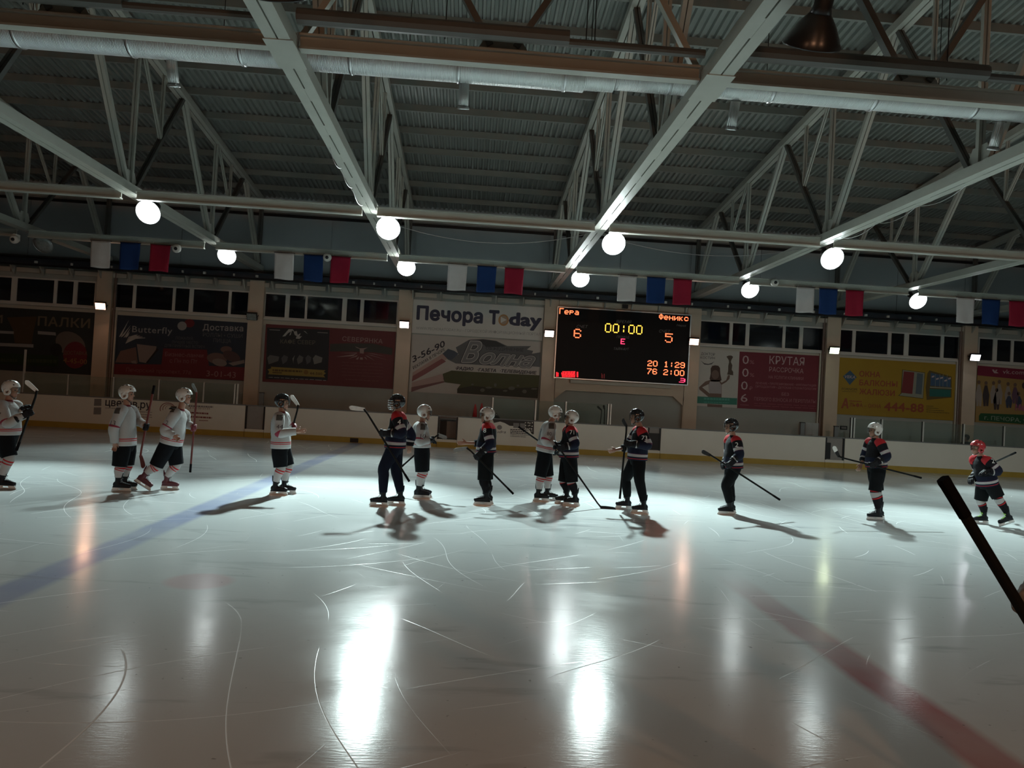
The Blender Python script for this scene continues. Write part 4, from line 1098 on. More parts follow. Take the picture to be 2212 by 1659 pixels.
wpoly(zl(z, [(190, 1130), (570, 890), (640, 960), (300, 1190), (140, 1250), (140, 1160)]), YP, pm('skinpink', (0.42, 0.28, 0.24)), 'print', bn5, OV)
wpoly(zl(z, [(140, 1210), (560, 960), (620, 1000), (330, 1180), (130, 1290)]), YP, pm('rose', (0.26, 0.10, 0.10)), 'print', bn5, OV * 2)
wpoly(zl(z, [(130, 1300), (560, 1180), (605, 1260), (560, 1290), (130, 1400)]), YP, pm('skinpink2', (0.44, 0.31, 0.28)), 'print', bn5, OV * 2)
wpoly(zl(z, [(125, 1370), (590, 1280), (600, 1300), (260, 1390), (120, 1440)]), YP, pm('rose2', (0.20, 0.10, 0.10)), 'print', bn5, OV * 3)
wpoly(zl(z, [(570, 890), (650, 820), (740, 850), (800, 890), (700, 980), (640, 965)]), YP, pm('slate', (0.07, 0.09, 0.12)), 'print', bn5, OV * 3)
wpoly(zl(z, [(760, 800), (950, 690), (1150, 680), (1340, 705), (1500, 780), (1840, 780), (1780, 830), (1870, 850), (1850, 890), (1975, 870), (1965, 1080), (1700, 1060), (1250, 1060), (760, 1030), (640, 970), (800, 900)]), YP, pm('stormgrey', (0.12, 0.125, 0.13)), 'print', bn5, OV * 2)
wpoly(zl(z, [(960, 700), (1150, 685), (1340, 712), (1480, 785), (1200, 800), (1130, 730)]), YP, pm('stormdark', (0.04, 0.045, 0.05)), 'print', bn5, OV * 3)
wpoly(zl(z, [(570, 1180), (700, 1130), (1000, 1150), (1960, 1200), (1935, 1530), (780, 1455), (790, 1380), (830, 1330), (600, 1300)]), YP, pm('mossgreen', (0.07, 0.075, 0.03)), 'print', bn5, OV * 2)
wpoly(zl(z, [(780, 1390), (1000, 1350), (1400, 1390), (1945, 1370), (1935, 1530), (780, 1455)]), YP, pm('mossdark', (0.03, 0.032, 0.02)), 'print', bn5, OV * 3)
for k in range(9):
    wpoly(ell(*z(1000 + k * 105 + (k * 37) % 50, 1330 + (k * 83) % 120), 3 + (k % 3) * 2, 2 + (k % 2) * 2), YP, pm('petal', (0.12, 0.12, 0.09)), 'print', bn5, OV * 4)
wtext('3-56-90', z(150, 1015), z(620, 775), 13, YP, INK, 'lettering', bn5, 0.25, 0.02, 1, OV * 4)
wtext('РЕКЛАМА В ПЕЧОРЕ', z(155, 1115), z(615, 840), 6, YP, INK, 'lettering', bn5, 0.2, 0.01, 1, OV * 4)
VW = pm('scriptpale', (0.42, 0.40, 0.38))
for bold, mm, k in ((0.075, INK, 5), (0.05, VW, 6), (0.015, pm('scriptgrey', (0.2, 0.2, 0.2)), 7)):
    wtext('В', z(850, 1005), z(1120, 1010), 43, YP, mm, 'lettering', bn5, 0.45, bold, 1, OV * k)
    wtext('олна', z(1110, 1025), z(1880, 1085), 30, YP, mm, 'lettering', bn5, 0.45, bold, 0.95, OV * k)
wtext('ОБЪЕДИНЕНИЕ', z(1190, 830), z(1735, 860), 7, YP, pm('slategrey', (0.06, 0.065, 0.07)), 'lettering', bn5, 0.2, 0.02, 1, OV * 4)
wtext('·РАДИО', z(755, 1118), z(1010, 1130), 6.5, YP, INK, 'lettering', bn5, 0.2, 0.03, 1, OV * 4)
wtext('·ГАЗЕТА', z(1070, 1140), z(1335, 1152), 6.5, YP, INK, 'lettering', bn5, 0.2, 0.03, 1, OV * 4)
wtext('·ТЕЛЕВИДЕНИЕ', z(1395, 1155), z(1915, 1185), 6.5, YP, INK, 'lettering', bn5, 0.2, 0.03, 1, OV * 4)
# 6 dental banner
z = zc(1490, 740, 7.135)
bn6 = banner([z(120, 95), z(2015, 205), z(1975, 1075), z(85, 980)], pm('warmwhite', (0.52, 0.50, 0.46)), 'banner half white with a figure lifting a trophy and half crimson with pale lettering')
CRIM = pm('crimson', (0.16, 0.014, 0.026))
wpoly(zl(z, [(768, 138), (2015, 205), (1975, 1075), (728, 1010)]), YP, CRIM, 'print', bn6, OV)
wtext('ДОКТОР', z(172, 190), z(388, 203), 5.5, YP, INK, 'lettering', bn6, 0, 0, 1, OV)
wtext('КОСТИН', z(165, 250), z(385, 258), 5.5, YP, INK, 'lettering', bn6, 0, 0, 1, OV)
wpoly(zl(z, [(168, 278), (225, 320), (285, 330), (335, 318), (378, 290), (335, 335), (285, 342), (225, 338)]), YP, INK, 'print', bn6, OV)
SK = pm('tanskin', (0.16, 0.10, 0.075)); HR = pm('hair', (0.07, 0.035, 0.025))
wpoly(zl(z, [(322, 400), (345, 360), (390, 350), (440, 358), (465, 390), (470, 480), (490, 580), (450, 600), (330, 600), (305, 560), (322, 480)]), YP, HR, 'print_figure', bn6, OV)
wpoly(ell(*z(392, 495), 8, 10), YP, SK, 'print_figure', bn6, OV * 2)
wpoly(zl(z, [(320, 575), (460, 580), (490, 620), (560, 580), (590, 500), (620, 505), (610, 560), (560, 610), (490, 650), (490, 850), (290, 840), (150, 725), (140, 690), (240, 600)]), YP, SK, 'print_figure', bn6, OV)
wpoly(zl(z, [(190, 690), (290, 640), (295, 760), (310, 790)]), YP, pm('warmwhite', (0.52, 0.50, 0.46)), 'print', bn6, OV * 2)
wpoly(zl(z, [(310, 600), (455, 605), (485, 650), (485, 790), (295, 780), (295, 640)]), YP, pm('vest', (0.36, 0.33, 0.33)), 'print_figure', bn6, OV * 2)
wpoly(zl(z, [(565, 215), (600, 200), (640, 200), (668, 220), (640, 270), (632, 300), (655, 350), (645, 420), (668, 450), (668, 505), (575, 492), (590, 440), (592, 360), (605, 300), (600, 270)]), YP, pm('trophy', (0.09, 0.065, 0.045)), 'print_figure', bn6, OV * 2)
wpoly(zl(z, [(92, 828), (730, 858), (724, 960), (90, 932)]), YP, pm('teal', (0.03, 0.19, 0.14)), 'print', bn6, OV * 3)
wpoly(zl(z, [(270, 945), (502, 958), (500, 998), (270, 988)]), YP, SK, 'print_figure', bn6, OV)
TXC = pm('tealpale', (0.08, 0.32, 0.25))
bars(z(215, 880), z(610, 895), 4.5, YP, TXC, bn6, OV * 4, 61); bars(z(215, 925), z(600, 935), 2, YP, TXC, bn6, OV * 4, 62)
PL = pm('palerose', (0.50, 0.38, 0.38)); DR = pm('duskrose', (0.36, 0.16, 0.17))
for tx, x0, y0, x1, h in (('0', 810, 328, 908, 19), ('0', 805, 525, 905, 19), ('0', 788, 725, 890, 19), ('6', 782, 912, 888, 18)):
    wtext(tx, z(x0, y0), z(x1, y0 + 4), h, YP, PL, 'lettering', bn6, 0, 0, 1, OV * 2)
for y0 in (332, 530):
    wtext('%', z(920, y0 - 6), z(990, y0), 8, YP, DR, 'lettering', bn6, 0, 0, 1, OV * 2)
wtext('₽', z(915, 733), z(962, 736), 8, YP, DR, 'lettering', bn6, 0, 0, 1, OV * 2)
wtext('КРУТАЯ', z(1225, 328), z(1762, 358), 17.5, YP, PL, 'lettering', bn6, 0, -0.004, 1, OV * 2)
wtext('РАССРОЧКА', z(1222, 445), z(1750, 476), 10, YP, pm('rose3', (0.42, 0.26, 0.26)), 'lettering', bn6, 0, -0.004, 1, OV * 2)
wtext('НА УСЛУГИ КЛИНИКИ', z(1215, 552), z(1750, 580), 6.5, YP, DR, 'lettering', bn6, 0, 0, 1, OV * 2)
wtext('ЛЕЧЕНИЕ • ПРОТЕЗИРОВАНИЕ • ИМПЛАНТАЦИЯ', z(1010, 640), z(1945, 680), 4.6, YP, DR, 'lettering', bn6, 0, 0, 1, OV * 2)
wtext('ОРТОДОНТИЯ • ДЕТСКАЯ СТОМАТОЛОГИЯ', z(1010, 692), z(1945, 733), 4.6, YP, DR, 'lettering', bn6, 0, 0, 1, OV * 2)
wtext('БЕЗ', z(1415, 815), z(1525, 822), 6.5, YP, DR, 'lettering', bn6, 0, 0.01, 1, OV * 2)
wtext('ПЕРВОГО ВЗНОСА И ПЕРЕПЛАТЫ', z(992, 892), z(1942, 938), 7.5, YP, DR, 'lettering', bn6, 0, 0, 1, OV * 2)
bars(z(775, 962), z(905, 968), 1, YP, DR, bn6, OV * 2, 66); bars(z(990, 940), z(1945, 985), 1, YP, pm('dimcrimson', (0.30, 0.07, 0.09)), bn6, OV * 2, 67); bars(z(990, 975), z(1945, 1020), 1, YP, pm('dimcrimson', (0.30, 0.07, 0.09)), bn6, OV * 2, 68)
# 7 yellow window banner
z = zc(1790, 740, 5.2417)
bn7 = banner([z(105, 170), z(1468, 245), z(1445, 885), z(85, 810)], pm('yellow', (0.36, 0.22, 0.015)), 'yellow window-maker banner with red lettering and pictures of a window and balcony')
RB = pm('brickred', (0.30, 0.07, 0.03))
for tx, y0, x1, y1 in (('ОКНА', 382, 582, 394), ('БАЛКОНЫ', 482, 775, 502), ('ЖАЛЮЗИ', 582, 745, 605)):
    wtext(tx, z(348, y0), z(x1, y1), 11.5, YP, RB, 'lettering', bn7, 0, 0.025, 1.03, OV)
wpoly(zl(z, [(242, 315), (318, 392), (238, 480), (162, 382)]), YP, pm('steelblue', (0.05, 0.11, 0.18)), 'print', bn7, OV)
wtext('VEKA', z(180, 402), z(300, 408), 6.5, YP, PL, 'lettering', bn7, 0.15, 0.01, 1, OV * 2)
wtext('FORNOM', z(148, 538), z(320, 545), 5.5, YP, pm('darkolive', (0.12, 0.08, 0.02)), 'lettering', bn7, 0, 0.01, 1, OV)
wpoly(zl(z, [(152, 550), (318, 556), (318, 560), (152, 554)]), YP, pm('darkolive', (0.12, 0.08, 0.02)), 'print', bn7, OV)
wtext('А', z(145, 738), z(220, 742), 20, YP, RB, 'lettering', bn7, 0.1, 0.04, 1, OV)
bars(z(235, 665), z(375, 672), 2, YP, RB, bn7, OV, 71)
wtext('ЛЬФА – ОКНА', z(235, 725), z(592, 742), 8, YP, RB, 'lettering', bn7, 0, 0.01, 1.05, OV)
wtext('444-88', z(630, 768), z(1072, 788), 18, YP, RB, 'lettering', bn7, 0, 0.03, 1.06, OV)
for k in range(4):
    bars(z(1105, 722 + 22 * k), z(1185 + 60 * k, 724 + 26 * k), 1.3, YP, pm('darkolive', (0.12, 0.08, 0.02)), bn7, OV, 72 + k)
DKO = pm('darkolive', (0.12, 0.08, 0.02)); FRM = pm('framegrey', (0.28, 0.28, 0.22))
wpoly(zl(z, [(832, 305), (1092, 338), (1070, 638), (785, 602), (815, 575)]), YP, DKO, 'print', bn7, OV)
wpoly(zl(z, [(840, 312), (1085, 345), (1065, 630), (800, 598), (825, 575)]), YP, FRM, 'print', bn7, OV * 2)
wpoly(zl(z, [(850, 325), (968, 338), (945, 582), (822, 568)]), YP, pm('blindred', (0.20, 0.03, 0.03)), 'print', bn7, OV * 3)
wpoly(zl(z, [(1000, 345), (1068, 355), (1050, 588), (982, 578)]), YP, pm('panegrey', (0.10, 0.13, 0.15)), 'print', bn7, OV * 3)
wpoly(zl(z, [(1140, 315), (1392, 385), (1392, 622), (1110, 650), (1098, 510), (1118, 350)]), YP, DKO, 'print', bn7, OV)
wpoly(zl(z, [(1155, 340), (1380, 400), (1378, 505), (1150, 488)]), YP, pm('paneblue', (0.05, 0.10, 0.18)), 'print', bn7, OV * 2)
wpoly(zl(z, [(1145, 498), (1392, 512), (1392, 524), (1145, 512)]), YP, FRM, 'print', bn7, OV * 2)
wpoly(zl(z, [(1142, 522), (1382, 534), (1378, 615), (1140, 610)]), YP, pm('balconygreen', (0.02, 0.12, 0.10)), 'print', bn7, OV * 2)
for x0, y0 in ((1165, 380), (1215, 405), (1262, 395), (1308, 425), (1352, 402)):
    wpoly(zl(z, [(x0, y0), (x0 + 30, y0 - 8), (x0 + 30, y0 + 10), (x0, y0 + 18)]), YP, PL, 'print', bn7, OV * 3)
for x0 in (1205, 1255, 1292, 1338):
    wpoly(zl(z, [(x0, 355), (x0 + 4, 357), (x0 + 2, 500), (x0 - 2, 499)]), YP, FRM, 'print', bn7, OV * 3)
# 8 social network banner
bn8 = banner([z(1688, 260), (2330, 808), (2322, 925), z(1662, 895)], pm('gold', (0.36, 0.23, 0.08)), 'banner with a crimson strip, a crowd of printed figures and a green street strip')
wpoly([z(1688, 260), (2330, 808), (2330, 832), z(1682, 370)], YP, pm('vkcrimson', (0.20, 0.02, 0.045)), 'print', bn8, OV)
wpoly(zl(z, [(1848, 308), (1870, 305), (1885, 330), (1890, 308), (1912, 308), (1895, 328), (1925, 346), (1895, 348), (1872, 346)]), YP, PL, 'logo', bn8, OV * 2)
wtext('vk.com', z(1970, 352), z(2212, 362), 9.5, YP, pm('palerose', (0.50, 0.38, 0.38)), 'lettering', bn8, 0, 0.005, 1.05, OV * 2)
wpoly([z(1700, 830), z(1720, 800), (2322, 900), (2322, 925), z(1700, 885)], YP, pm('streetgreen', (0.02, 0.09, 0.035)), 'print', bn8, OV)
wtext('г. ПЕЧОРА, у', z(1762, 870), z(2240, 905), 8.5, YP, pm('palegreen', (0.30, 0.36, 0.28)), 'lettering', bn8, 0, 0.005, 1, OV * 2)
for k, (x, y0, y1, cc) in enumerate(((1700, 430, 720, 0), (1780, 440, 720, 1), (1865, 440, 690, 0), (1930, 425, 700, 0), (2030, 450, 700, 0), (2110, 460, 690, 2), (1900, 520, 760, 1), (2040, 560, 740, 3), (2150, 560, 740, 3))):
    cm = [pm('figpale', (0.34, 0.29, 0.26)), pm('figdark', (0.06, 0.045, 0.05)), pm('figplum', (0.14, 0.08, 0.12)), pm('figblue', (0.05, 0.06, 0.10))][cc]
    hh = (y1 - y0)
    wpoly(ell(*z(x, y0 + 18), 3.4, 4.2, 12), YP, pm('tanskin', (0.16, 0.10, 0.075)), 'print_figure', bn8, OV * (3 + k % 2))
    wpoly(zl(z, [(x - 14, y0 + 45), (x + 14, y0 + 45), (x + 38, y0 + hh * 0.55), (x + 25, y1), (x + 4, y1), (x, y0 + hh * 0.7), (x - 5, y1), (x - 28, y1), (x - 38, y0 + hh * 0.55)]), YP, cm, 'print_figure', bn8, OV * (2 + k % 2))
wtext('Ме', z(2112, 765), z(2212, 772), 13, YP, pm('pinktext', (0.40, 0.12, 0.22)), 'lettering', bn8, 0, 0.03, 1, OV * 5)
wpoly(ell(2212, 833, 5, 7), YP, pm('figdark', (0.06, 0.045, 0.05)), 'print', bn8, OV * 4)

# ================================================================== PLAYERS
def link_m(name, me, parent, M_, m=None):
    """a shared mesh placed by a world matrix under parent (an Empty that is only translated, or a placed part)"""
    o = bpy.data.objects.new(name, me); COL.objects.link(o)
    o.parent = parent
    o.matrix_parent_inverse = Matrix.Translation(-parent.location) if parent.type == 'EMPTY' else Matrix()
    o.matrix_basis = M_
    if m is not None:
        o.material_slots[0].link = 'OBJECT'; o.material_slots[0].material = m
    return o
def ico(q, c, r, R=None, nu=14, nv=9):
    R = R or Matrix.Identity(3); c = V(c)
    rings = []
    for j in range(nv + 1):
        th = math.pi * (0.02 + 0.96 * j / nv)
        rings.append([c + R @ V((r[0] * math.sin(th) * math.cos(2 * math.pi * k / nu), r[1] * math.sin(th) * math.sin(2 * math.pi * k / nu), r[2] * math.cos(th))) for k in range(nu)])
    q.ring_tube(rings)
def caps(q, pts, rad, n=10):
    """round-ended tube"""
    pts = [V(p) for p in pts]
    rad = rad if isinstance(rad, (list, tuple)) else [rad] * len(pts)
    q.tube(pts, list(rad), n)
    ico(q, pts[0], (rad[0],) * 3, None, n, 6); ico(q, pts[-1], (rad[-1],) * 3, None, n, 6)
def remesh(q, name, vox, smooth=4):
    me = q.mesh(name)
    ob = bpy.data.objects.new(name, me); COL.objects.link(ob)
    r = ob.modifiers.new('r', 'REMESH'); r.mode = 'VOXEL'; r.voxel_size = vox; r.use_smooth_shade = True
    if smooth:
        s_ = ob.modifiers.new('s', 'SMOOTH'); s_.iterations = smooth; s_.factor = 0.5
    bpy.context.view_layer.update()
    out = bpy.data.meshes.new_from_object(ob.evaluated_get(bpy.context.evaluated_depsgraph_get()))
    bpy.data.objects.remove(ob); bpy.data.meshes.remove(me)
    out.name = name
    out.polygons.foreach_set('use_smooth', [True] * len(out.polygons))
    return out
def catmull(P, sub):
    out = []
    n_ = len(P)
    for i in range(n_ - 1):
        p0, p1, p2, p3 = P[max(0, i - 1)], P[i], P[i + 1], P[min(n_ - 1, i + 2)]
        for k in range(sub):
            t = k / sub
            out.append([0.5 * (2 * b + (c - a) * t + (2 * a - 5 * b + 4 * c - d) * t * t + (3 * b - a - 3 * c + d) * t ** 3) for a, b, c, d in zip(p0, p1, p2, p3)])
    out.append(list(P[-1]))
    return out
def loft(pts, radii, lat=(0, 1, 0), n=20, sub=4, wr=0.0, seed=0.0):
    """garment tube with uv v along its length; radii = (front, side)"""
    P = catmull([(*p, *r) for p, r in zip(pts, radii)], sub)
    L_ = V(lat); rings = []; ln = [0.0]
    for i, p in enumerate(P):
        a = V(P[max(0, i - 1)][:3]); c = V(P[min(len(P) - 1, i + 1)][:3])
        T = (c - a).normalized()
        L_ = (L_ - T * L_.dot(T)).normalized()
        F = T.cross(L_)
        cpt = V(p[:3])
        ring = []
        for k in range(n):
            an = 2 * math.pi * k / n
            d = F * (p[3] * math.cos(an)) + L_ * (p[4] * math.sin(an))
            if wr:
                nn = noise.noise((cpt + d) * 9 + V((seed, seed * 2, 0))) + 0.6 * noise.noise((cpt + d) * 21 + V((seed, 0, seed)))
                d = d * (1 + wr * nn)
            ring.append(cpt + d)
        rings.append(ring)
        if i: ln.append(ln[-1] + (cpt - V(P[i - 1][:3])).length)
    q = MB(); q.ring_tube(rings)
    vv = [(0.5 - 0.5 * math.cos(2 * math.pi * k / n), x / ln[-1]) for x in ln for k in range(n)]
    return q, vv
def garment(parts, name, m, parent):
    q = MB(); vv = []
    for a, b in parts:
        off = len(q.v); q.v += a.v; q.f += [tuple(i + off for i in f) for f in a.f]; vv += b
    me = q.mesh(name)
    uvl = me.uv_layers.new(name='UVMap')
    for l in me.loops:
        uvl.data[l.index].uv = vv[l.vertex_index]
    me.polygons.foreach_set('use_smooth', [True] * len(me.polygons))
    me.materials.append(m)
    return link(name, me, parent)

# ---- shared templates --------------------------------------------------------
def t_boot():
    q = MB()
    ico(q, (-0.055, 0, 0.118), (0.048, 0.038, 0.052))
    caps(q, [(-0.025, 0, 0.11), (-0.02, 0, 0.20), (-0.02, 0, 0.265)], [0.046, 0.047, 0.052], 12)
    caps(q, [(-0.04, 0, 0.108), (0.06, 0, 0.118), (0.13, 0, 0.108)], [0.043, 0.044, 0.040], 12)
    ico(q, (0.155, 0, 0.104), (0.052, 0.042, 0.034))
    q.bar((-0.10, 0, 0.076), (0.195, 0, 0.076), 0.07, 0.016, (0, 1, 0))
    caps(q, [(-0.068, 0, 0.25), (-0.078, 0, 0.34)], [0.016, 0.011], 8)
    caps(q, [(0.025, 0, 0.22), (0.05, 0, 0.315)], [0.022, 0.014], 8)
    me = remesh(q, 'boot', 0.0085, 3); me.materials.append(M_DARK); return me
def t_holder():
    q = MB()
    q.box((-0.10, -0.028, 0.060), (0.195, 0.028, 0.070))
    q.prism([(0.08, -0.014, 0.062), (0.19, -0.014, 0.062), (0.205, -0.014, 0.028), (0.10, -0.014, 0.028)], (0, 0.028, 0))
    q.prism([(-0.095, -0.014, 0.062), (0.01, -0.014, 0.062), (-0.01, -0.014, 0.028), (-0.115, -0.014, 0.028)], (0, 0.028, 0))
    q.box((-0.118, -0.009, 0.020), (0.208, 0.009, 0.034))
    me = q.mesh('holder'); me.materials.append(M_WHITE); return me
def t_blade():
    q = MB().prism([(-0.120, -0.002, 0.022), (-0.125, -0.002, 0.010), (-0.105, -0.002, 0.0), (0.19, -0.002, 0.0), (0.215, -0.002, 0.010), (0.21, -0.002, 0.022)], (0, 0.004, 0))
    me = q.mesh('runner'); me.materials.append(M_METAL); return me
def t_laces():
    q = MB()
    path = [(0.135, 0.143), (0.105, 0.153), (0.078, 0.160), (0.052, 0.176), (0.036, 0.203), (0.032, 0.232)]
    for x, zz in path:
        p = V((x, 0, zz))
        for s_ in (-1, 1):
            q.tube([p + V((0.004, -0.024 * s_, -0.012)), p + V((0.001, 0, 0.002)), p + V((-0.012, 0.024 * s_, -0.004))], 0.0038, 5)
    q.tube([(0.036, 0.0, 0.236), (0.052, 0.024, 0.224), (0.038, 0.040, 0.205)], 0.004, 5); q.tube([(0.036, 0.0, 0.236), (0.052, -0.024, 0.224), (0.038, -0.040, 0.205)], 0.004, 5)
    me = q.mesh('laces'); me.materials.append(M_WHITE); return me
def t_helmet():
    q = MB(); nph, nth = 40, 14
    c, R = V((-0.012, 0, 0.035)), (0.130, 0.103, 0.116)
    rings = []
    for j in range(nth + 1):
        ring = []
        for i in range(nph):
            ph = 2 * math.pi * i / nph
            a = abs(((ph + math.pi) % (2 * math.pi)) - math.pi)
            if a < 0.95: zb = 0.045
            elif a < 1.25: zb = 0.045 - (a - 0.95) / 0.30 * 0.045
            elif a < 1.9: zb = 0.0 - (a - 1.25) / 0.65 * 0.04
            else: zb = -0.04 - min(1, (a - 1.9) / 0.5) * 0.035
            thm = math.acos(max(-1, min(1, (zb - c.z) / R[2])))
            th = thm * (0.04 + 0.96 * j / nth)
            rid = 1 + 0.030 * math.exp(-((math.sin(ph) * math.sin(th) - 0.35) / 0.10) ** 2) + 0.030 * math.exp(-((math.sin(ph) * math.sin(th) + 0.35) / 0.10) ** 2)
            ring.append(c + V((R[0] * math.sin(th) * math.cos(ph), R[1] * math.sin(th) * math.sin(ph), R[2] * math.cos(th))) * rid if False else c + V((R[0] * math.sin(th) * math.cos(ph) * rid, R[1] * math.sin(th) * math.sin(ph) * rid, R[2] * math.cos(th) * rid)))
        rings.append(ring)
    q.ring_tube(rings, False); q.f.append(tuple(reversed(range(nph))))
    for s_ in (-1, 1):   # ear loops
        loop = [V((-0.010 + 0.042 * math.cos(k * math.pi / 8), s_ * (0.098 - 0.006 * math.sin(k * math.pi / 8)), -0.028 + 0.046 * math.sin(k * math.pi / 8))) for k in range(17)]
        q.tube(loop, 0.010, 8)
    me = q.mesh('helmet')
    ob = bpy.data.objects.new('h', me); COL.objects.link(ob)
    sd = ob.modifiers.new('s', 'SOLIDIFY'); sd.thickness = 0.012; sd.offset = 1
    bpy.context.view_layer.update()
    out = bpy.data.meshes.new_from_object(ob.evaluated_get(bpy.context.evaluated_depsgraph_get()))
    bpy.data.objects.remove(ob)
    out.polygons.foreach_set('use_smooth', [True] * len(out.polygons))
    out.materials.clear(); out.materials.append(M_WHITE); return out
def t_vents():
    q = MB()
    for s_ in (-1, 1):
        for x, zz, y in ((0.055, 0.135, 0.045), (0.0, 0.152, 0.050), (-0.06, 0.138, 0.052), (0.07, 0.085, 0.080), (-0.085, 0.075, 0.082)):
            ico(q, (x, s_ * y, zz), (0.022, 0.007, 0.010), None, 8, 5)
    me = q.mesh('vents'); me.materials.append(M_DARK); return me
def t_visor():
    q = MB(); n_ = 14; v0 = []
    for j, zz in enumerate((0.055, 0.0, -0.045)):
        for i in range(n_ + 1):
            a = math.radians(-72 + 144 * i / n_)
            q.v.append((-0.012 + (0.142 - 0.004 * j) * math.cos(a), (0.118 - 0.003 * j) * math.sin(a), zz - 0.015 * math.cos(a) * (j == 2)))
    for j in range(2):
        for i in range(n_):
            k = j * (n_ + 1) + i
            q.f.append((k, k + 1, k + n_ + 2, k + n_ + 1))
    me = q.mesh('visor'); me.polygons.foreach_set('use_smooth', [True] * len(me.polygons)); me.materials.append(glass('clear_visor', (0.3, 0.32, 0.33), 0.0, 0.05)); return me
def t_cage():
    q = MB()
    for zz in (0.04, 0.0, -0.04, -0.08, -0.115):
        q.tube([(-0.0 + (0.150 - max(0, -zz - 0.08) * 0.6) * math.cos(math.radians(a)), 0.105 * math.sin(math.radians(a)), zz) for a in range(-70, 71, 14)], 0.0045, 6)
    for a in (-50, -25, 0, 25, 50):
        q.tube([(0.150 * math.cos(math.radians(a)), 0.105 * math.sin(math.radians(a)), 0.05), (0.152 * math.cos(math.radians(a)), 0.105 * math.sin(math.radians(a)), -0.06), (0.13 * math.cos(math.radians(a)), 0.09 * math.sin(math.radians(a)), -0.12)], 0.0045, 6)
    me = q.mesh('cage'); me.materials.append(M_METAL); return me
def t_strap():
    q = MB().tube([(0.0, 0.088, -0.06), (0.035, 0.075, -0.10), (0.062, 0.03, -0.137), (0.068, 0, -0.142), (0.062, -0.03, -0.137), (0.035, -0.075, -0.10), (0.0, -0.088, -0.06)], 0.006, 6)
    me = q.mesh('strap'); me.materials.append(M_DARK); return me
# gloves: x from the wrist toward the fingers, y along the stick held, z back of the hand
GRIP = V((0.105, 0, -0.022))
def t_glove(grip):
    q = MB()
    q.tube([(-0.13, 0, 0.0), (-0.06, 0, 0.0), (-0.01, 0, 0.002)], [0.072, 0.064, 0.052], 14)
    ico(q, (0.04, 0, 0.012), (0.062, 0.056, 0.036))
    for k in (-0.018, 0.025, 0.062):
        q.bar((k, -0.05, 0.040), (k, 0.05, 0.040), 0.034, 0.026, (1, 0, 0))
    for i in range(4):
        y = 0.045 - 0.03 * i
        l = (0.95, 1.05, 1.0, 0.85)[i]
        if grip:
            caps(q, [(0.085, y, 0.022), (0.128 * l + 0.006, y, 0.004), (0.130, y, -0.040), (0.098, y, -0.052)], [0.019, 0.018, 0.017, 0.015], 9)
        else:
            caps(q, [(0.085, y, 0.018), (0.125 * l, y * 1.05, 0.006), (0.165 * l, y * 1.05, -0.022), (0.180 * l, y, -0.050)], [0.019, 0.018, 0.017, 0.015], 9)
    if grip:
        caps(q, [(0.03, 0.052, -0.005), (0.075, 0.062, -0.030), (0.112, 0.040, -0.058)], [0.021, 0.019, 0.016], 9)
    else:
        caps(q, [(0.03, 0.052, -0.005), (0.075, 0.075, -0.020), (0.110, 0.072, -0.040)], [0.021, 0.019, 0.016], 9)
    me = remesh(q, 'glove', 0.007, 2); me.materials.append(M_DARK); return me
T_BOOT, T_HOLD, T_BLADE, T_LACE = t_boot(), t_holder(), t_blade(), t_laces()
T_HELM, T_VENT, T_VIS, T_CAGE, T_STRAP = t_helmet(), t_vents(), t_visor(), t_cage(), t_strap()
T_GLOVE, T_GLOVEO = t_glove(True), t_glove(False)

# ---- cloth
BLK, NVY, RDC, WHC, PUR = (0.007, 0.007, 0.009), (0.008, 0.010, 0.022), (0.33, 0.02, 0.025), (0.31, 0.305, 0.30), (0.08, 0.02, 0.05)
TEAM = {
    'black': dict(torso=stripes('black_jersey', [(0, NVY), (0.035, RDC), (0.05, NVY), (0.10, WHC), (0.175, PUR), (0.19, NVY), (0.33, BLK), (0.78, RDC)], front=(0.77, BLK)),
                  sleeve=stripes('black_jersey_sleeve', [(0, RDC), (0.235, BLK), (0.42, PUR), (0.435, WHC), (0.53, PUR), (0.545, NVY), (0.86, WHC), (0.90, BLK)]),
                  short=mat('black_short_cloth', (0.006, 0.007, 0.008), 0.85, 0, 0.08, 0.2, 10, 0.2, 12),
                  sock=stripes('black_sock', [(0, BLK), (0.12, RDC), (0.17, BLK), (0.20, WHC), (0.42, BLK), (0.46, RDC), (0.52, BLK)]),
                  text=mat('white_number', (0.60, 0.60, 0.58), 0.7)),
    'white': dict(torso=stripes('white_jersey', [(0, (0.37, 0.37, 0.37)), (0.115, RDC), (0.135, WHC), (0.16, RDC), (0.18, WHC), (0.965, (0.12, 0.02, 0.025))]),
                  sleeve=stripes('white_jersey_sleeve', [(0, WHC), (0.56, (0.20, 0.03, 0.05)), (0.60, WHC), (0.9, WHC)]),
                  short=mat('black_hockey_short', (0.006, 0.007, 0.009), 0.85, 0, 0.08, 0.2, 10, 0.2, 12),
                  sock=stripes('white_sock', [(0, WHC), (0.30, RDC), (0.36, WHC), (0.43, RDC), (0.49, (0.38, 0.38, 0.38))]),
                  text=mat('dark_number', (0.03, 0.02, 0.03), 0.7)),
    'civil': dict(torso=mat('dark_jacket', (0.02, 0.022, 0.03), 0.8), sleeve=mat('dark_jacket', (0.02, 0.022, 0.03), 0.8), short=M_DARK, sock=M_DARK, text=M_WHITE),
}
M_NVP = mat('navy_track_trousers', (0.007, 0.009, 0.018), 0.85, 0, 0.08, 0.2, 10, 0.2, 12)
M_BKP = mat('black_long_trousers', (0.006, 0.007, 0.008), 0.85, 0, 0.08, 0.2, 10, 0.2, 12)
M_SOCK9 = stripes('white_top_black_sock', [(0, WHC), (0.28, RDC), (0.32, BLK)])
M_HW = mat('white_helmet', (0.46, 0.46, 0.44), 0.22, 0, 0.5, 0.04, 6)
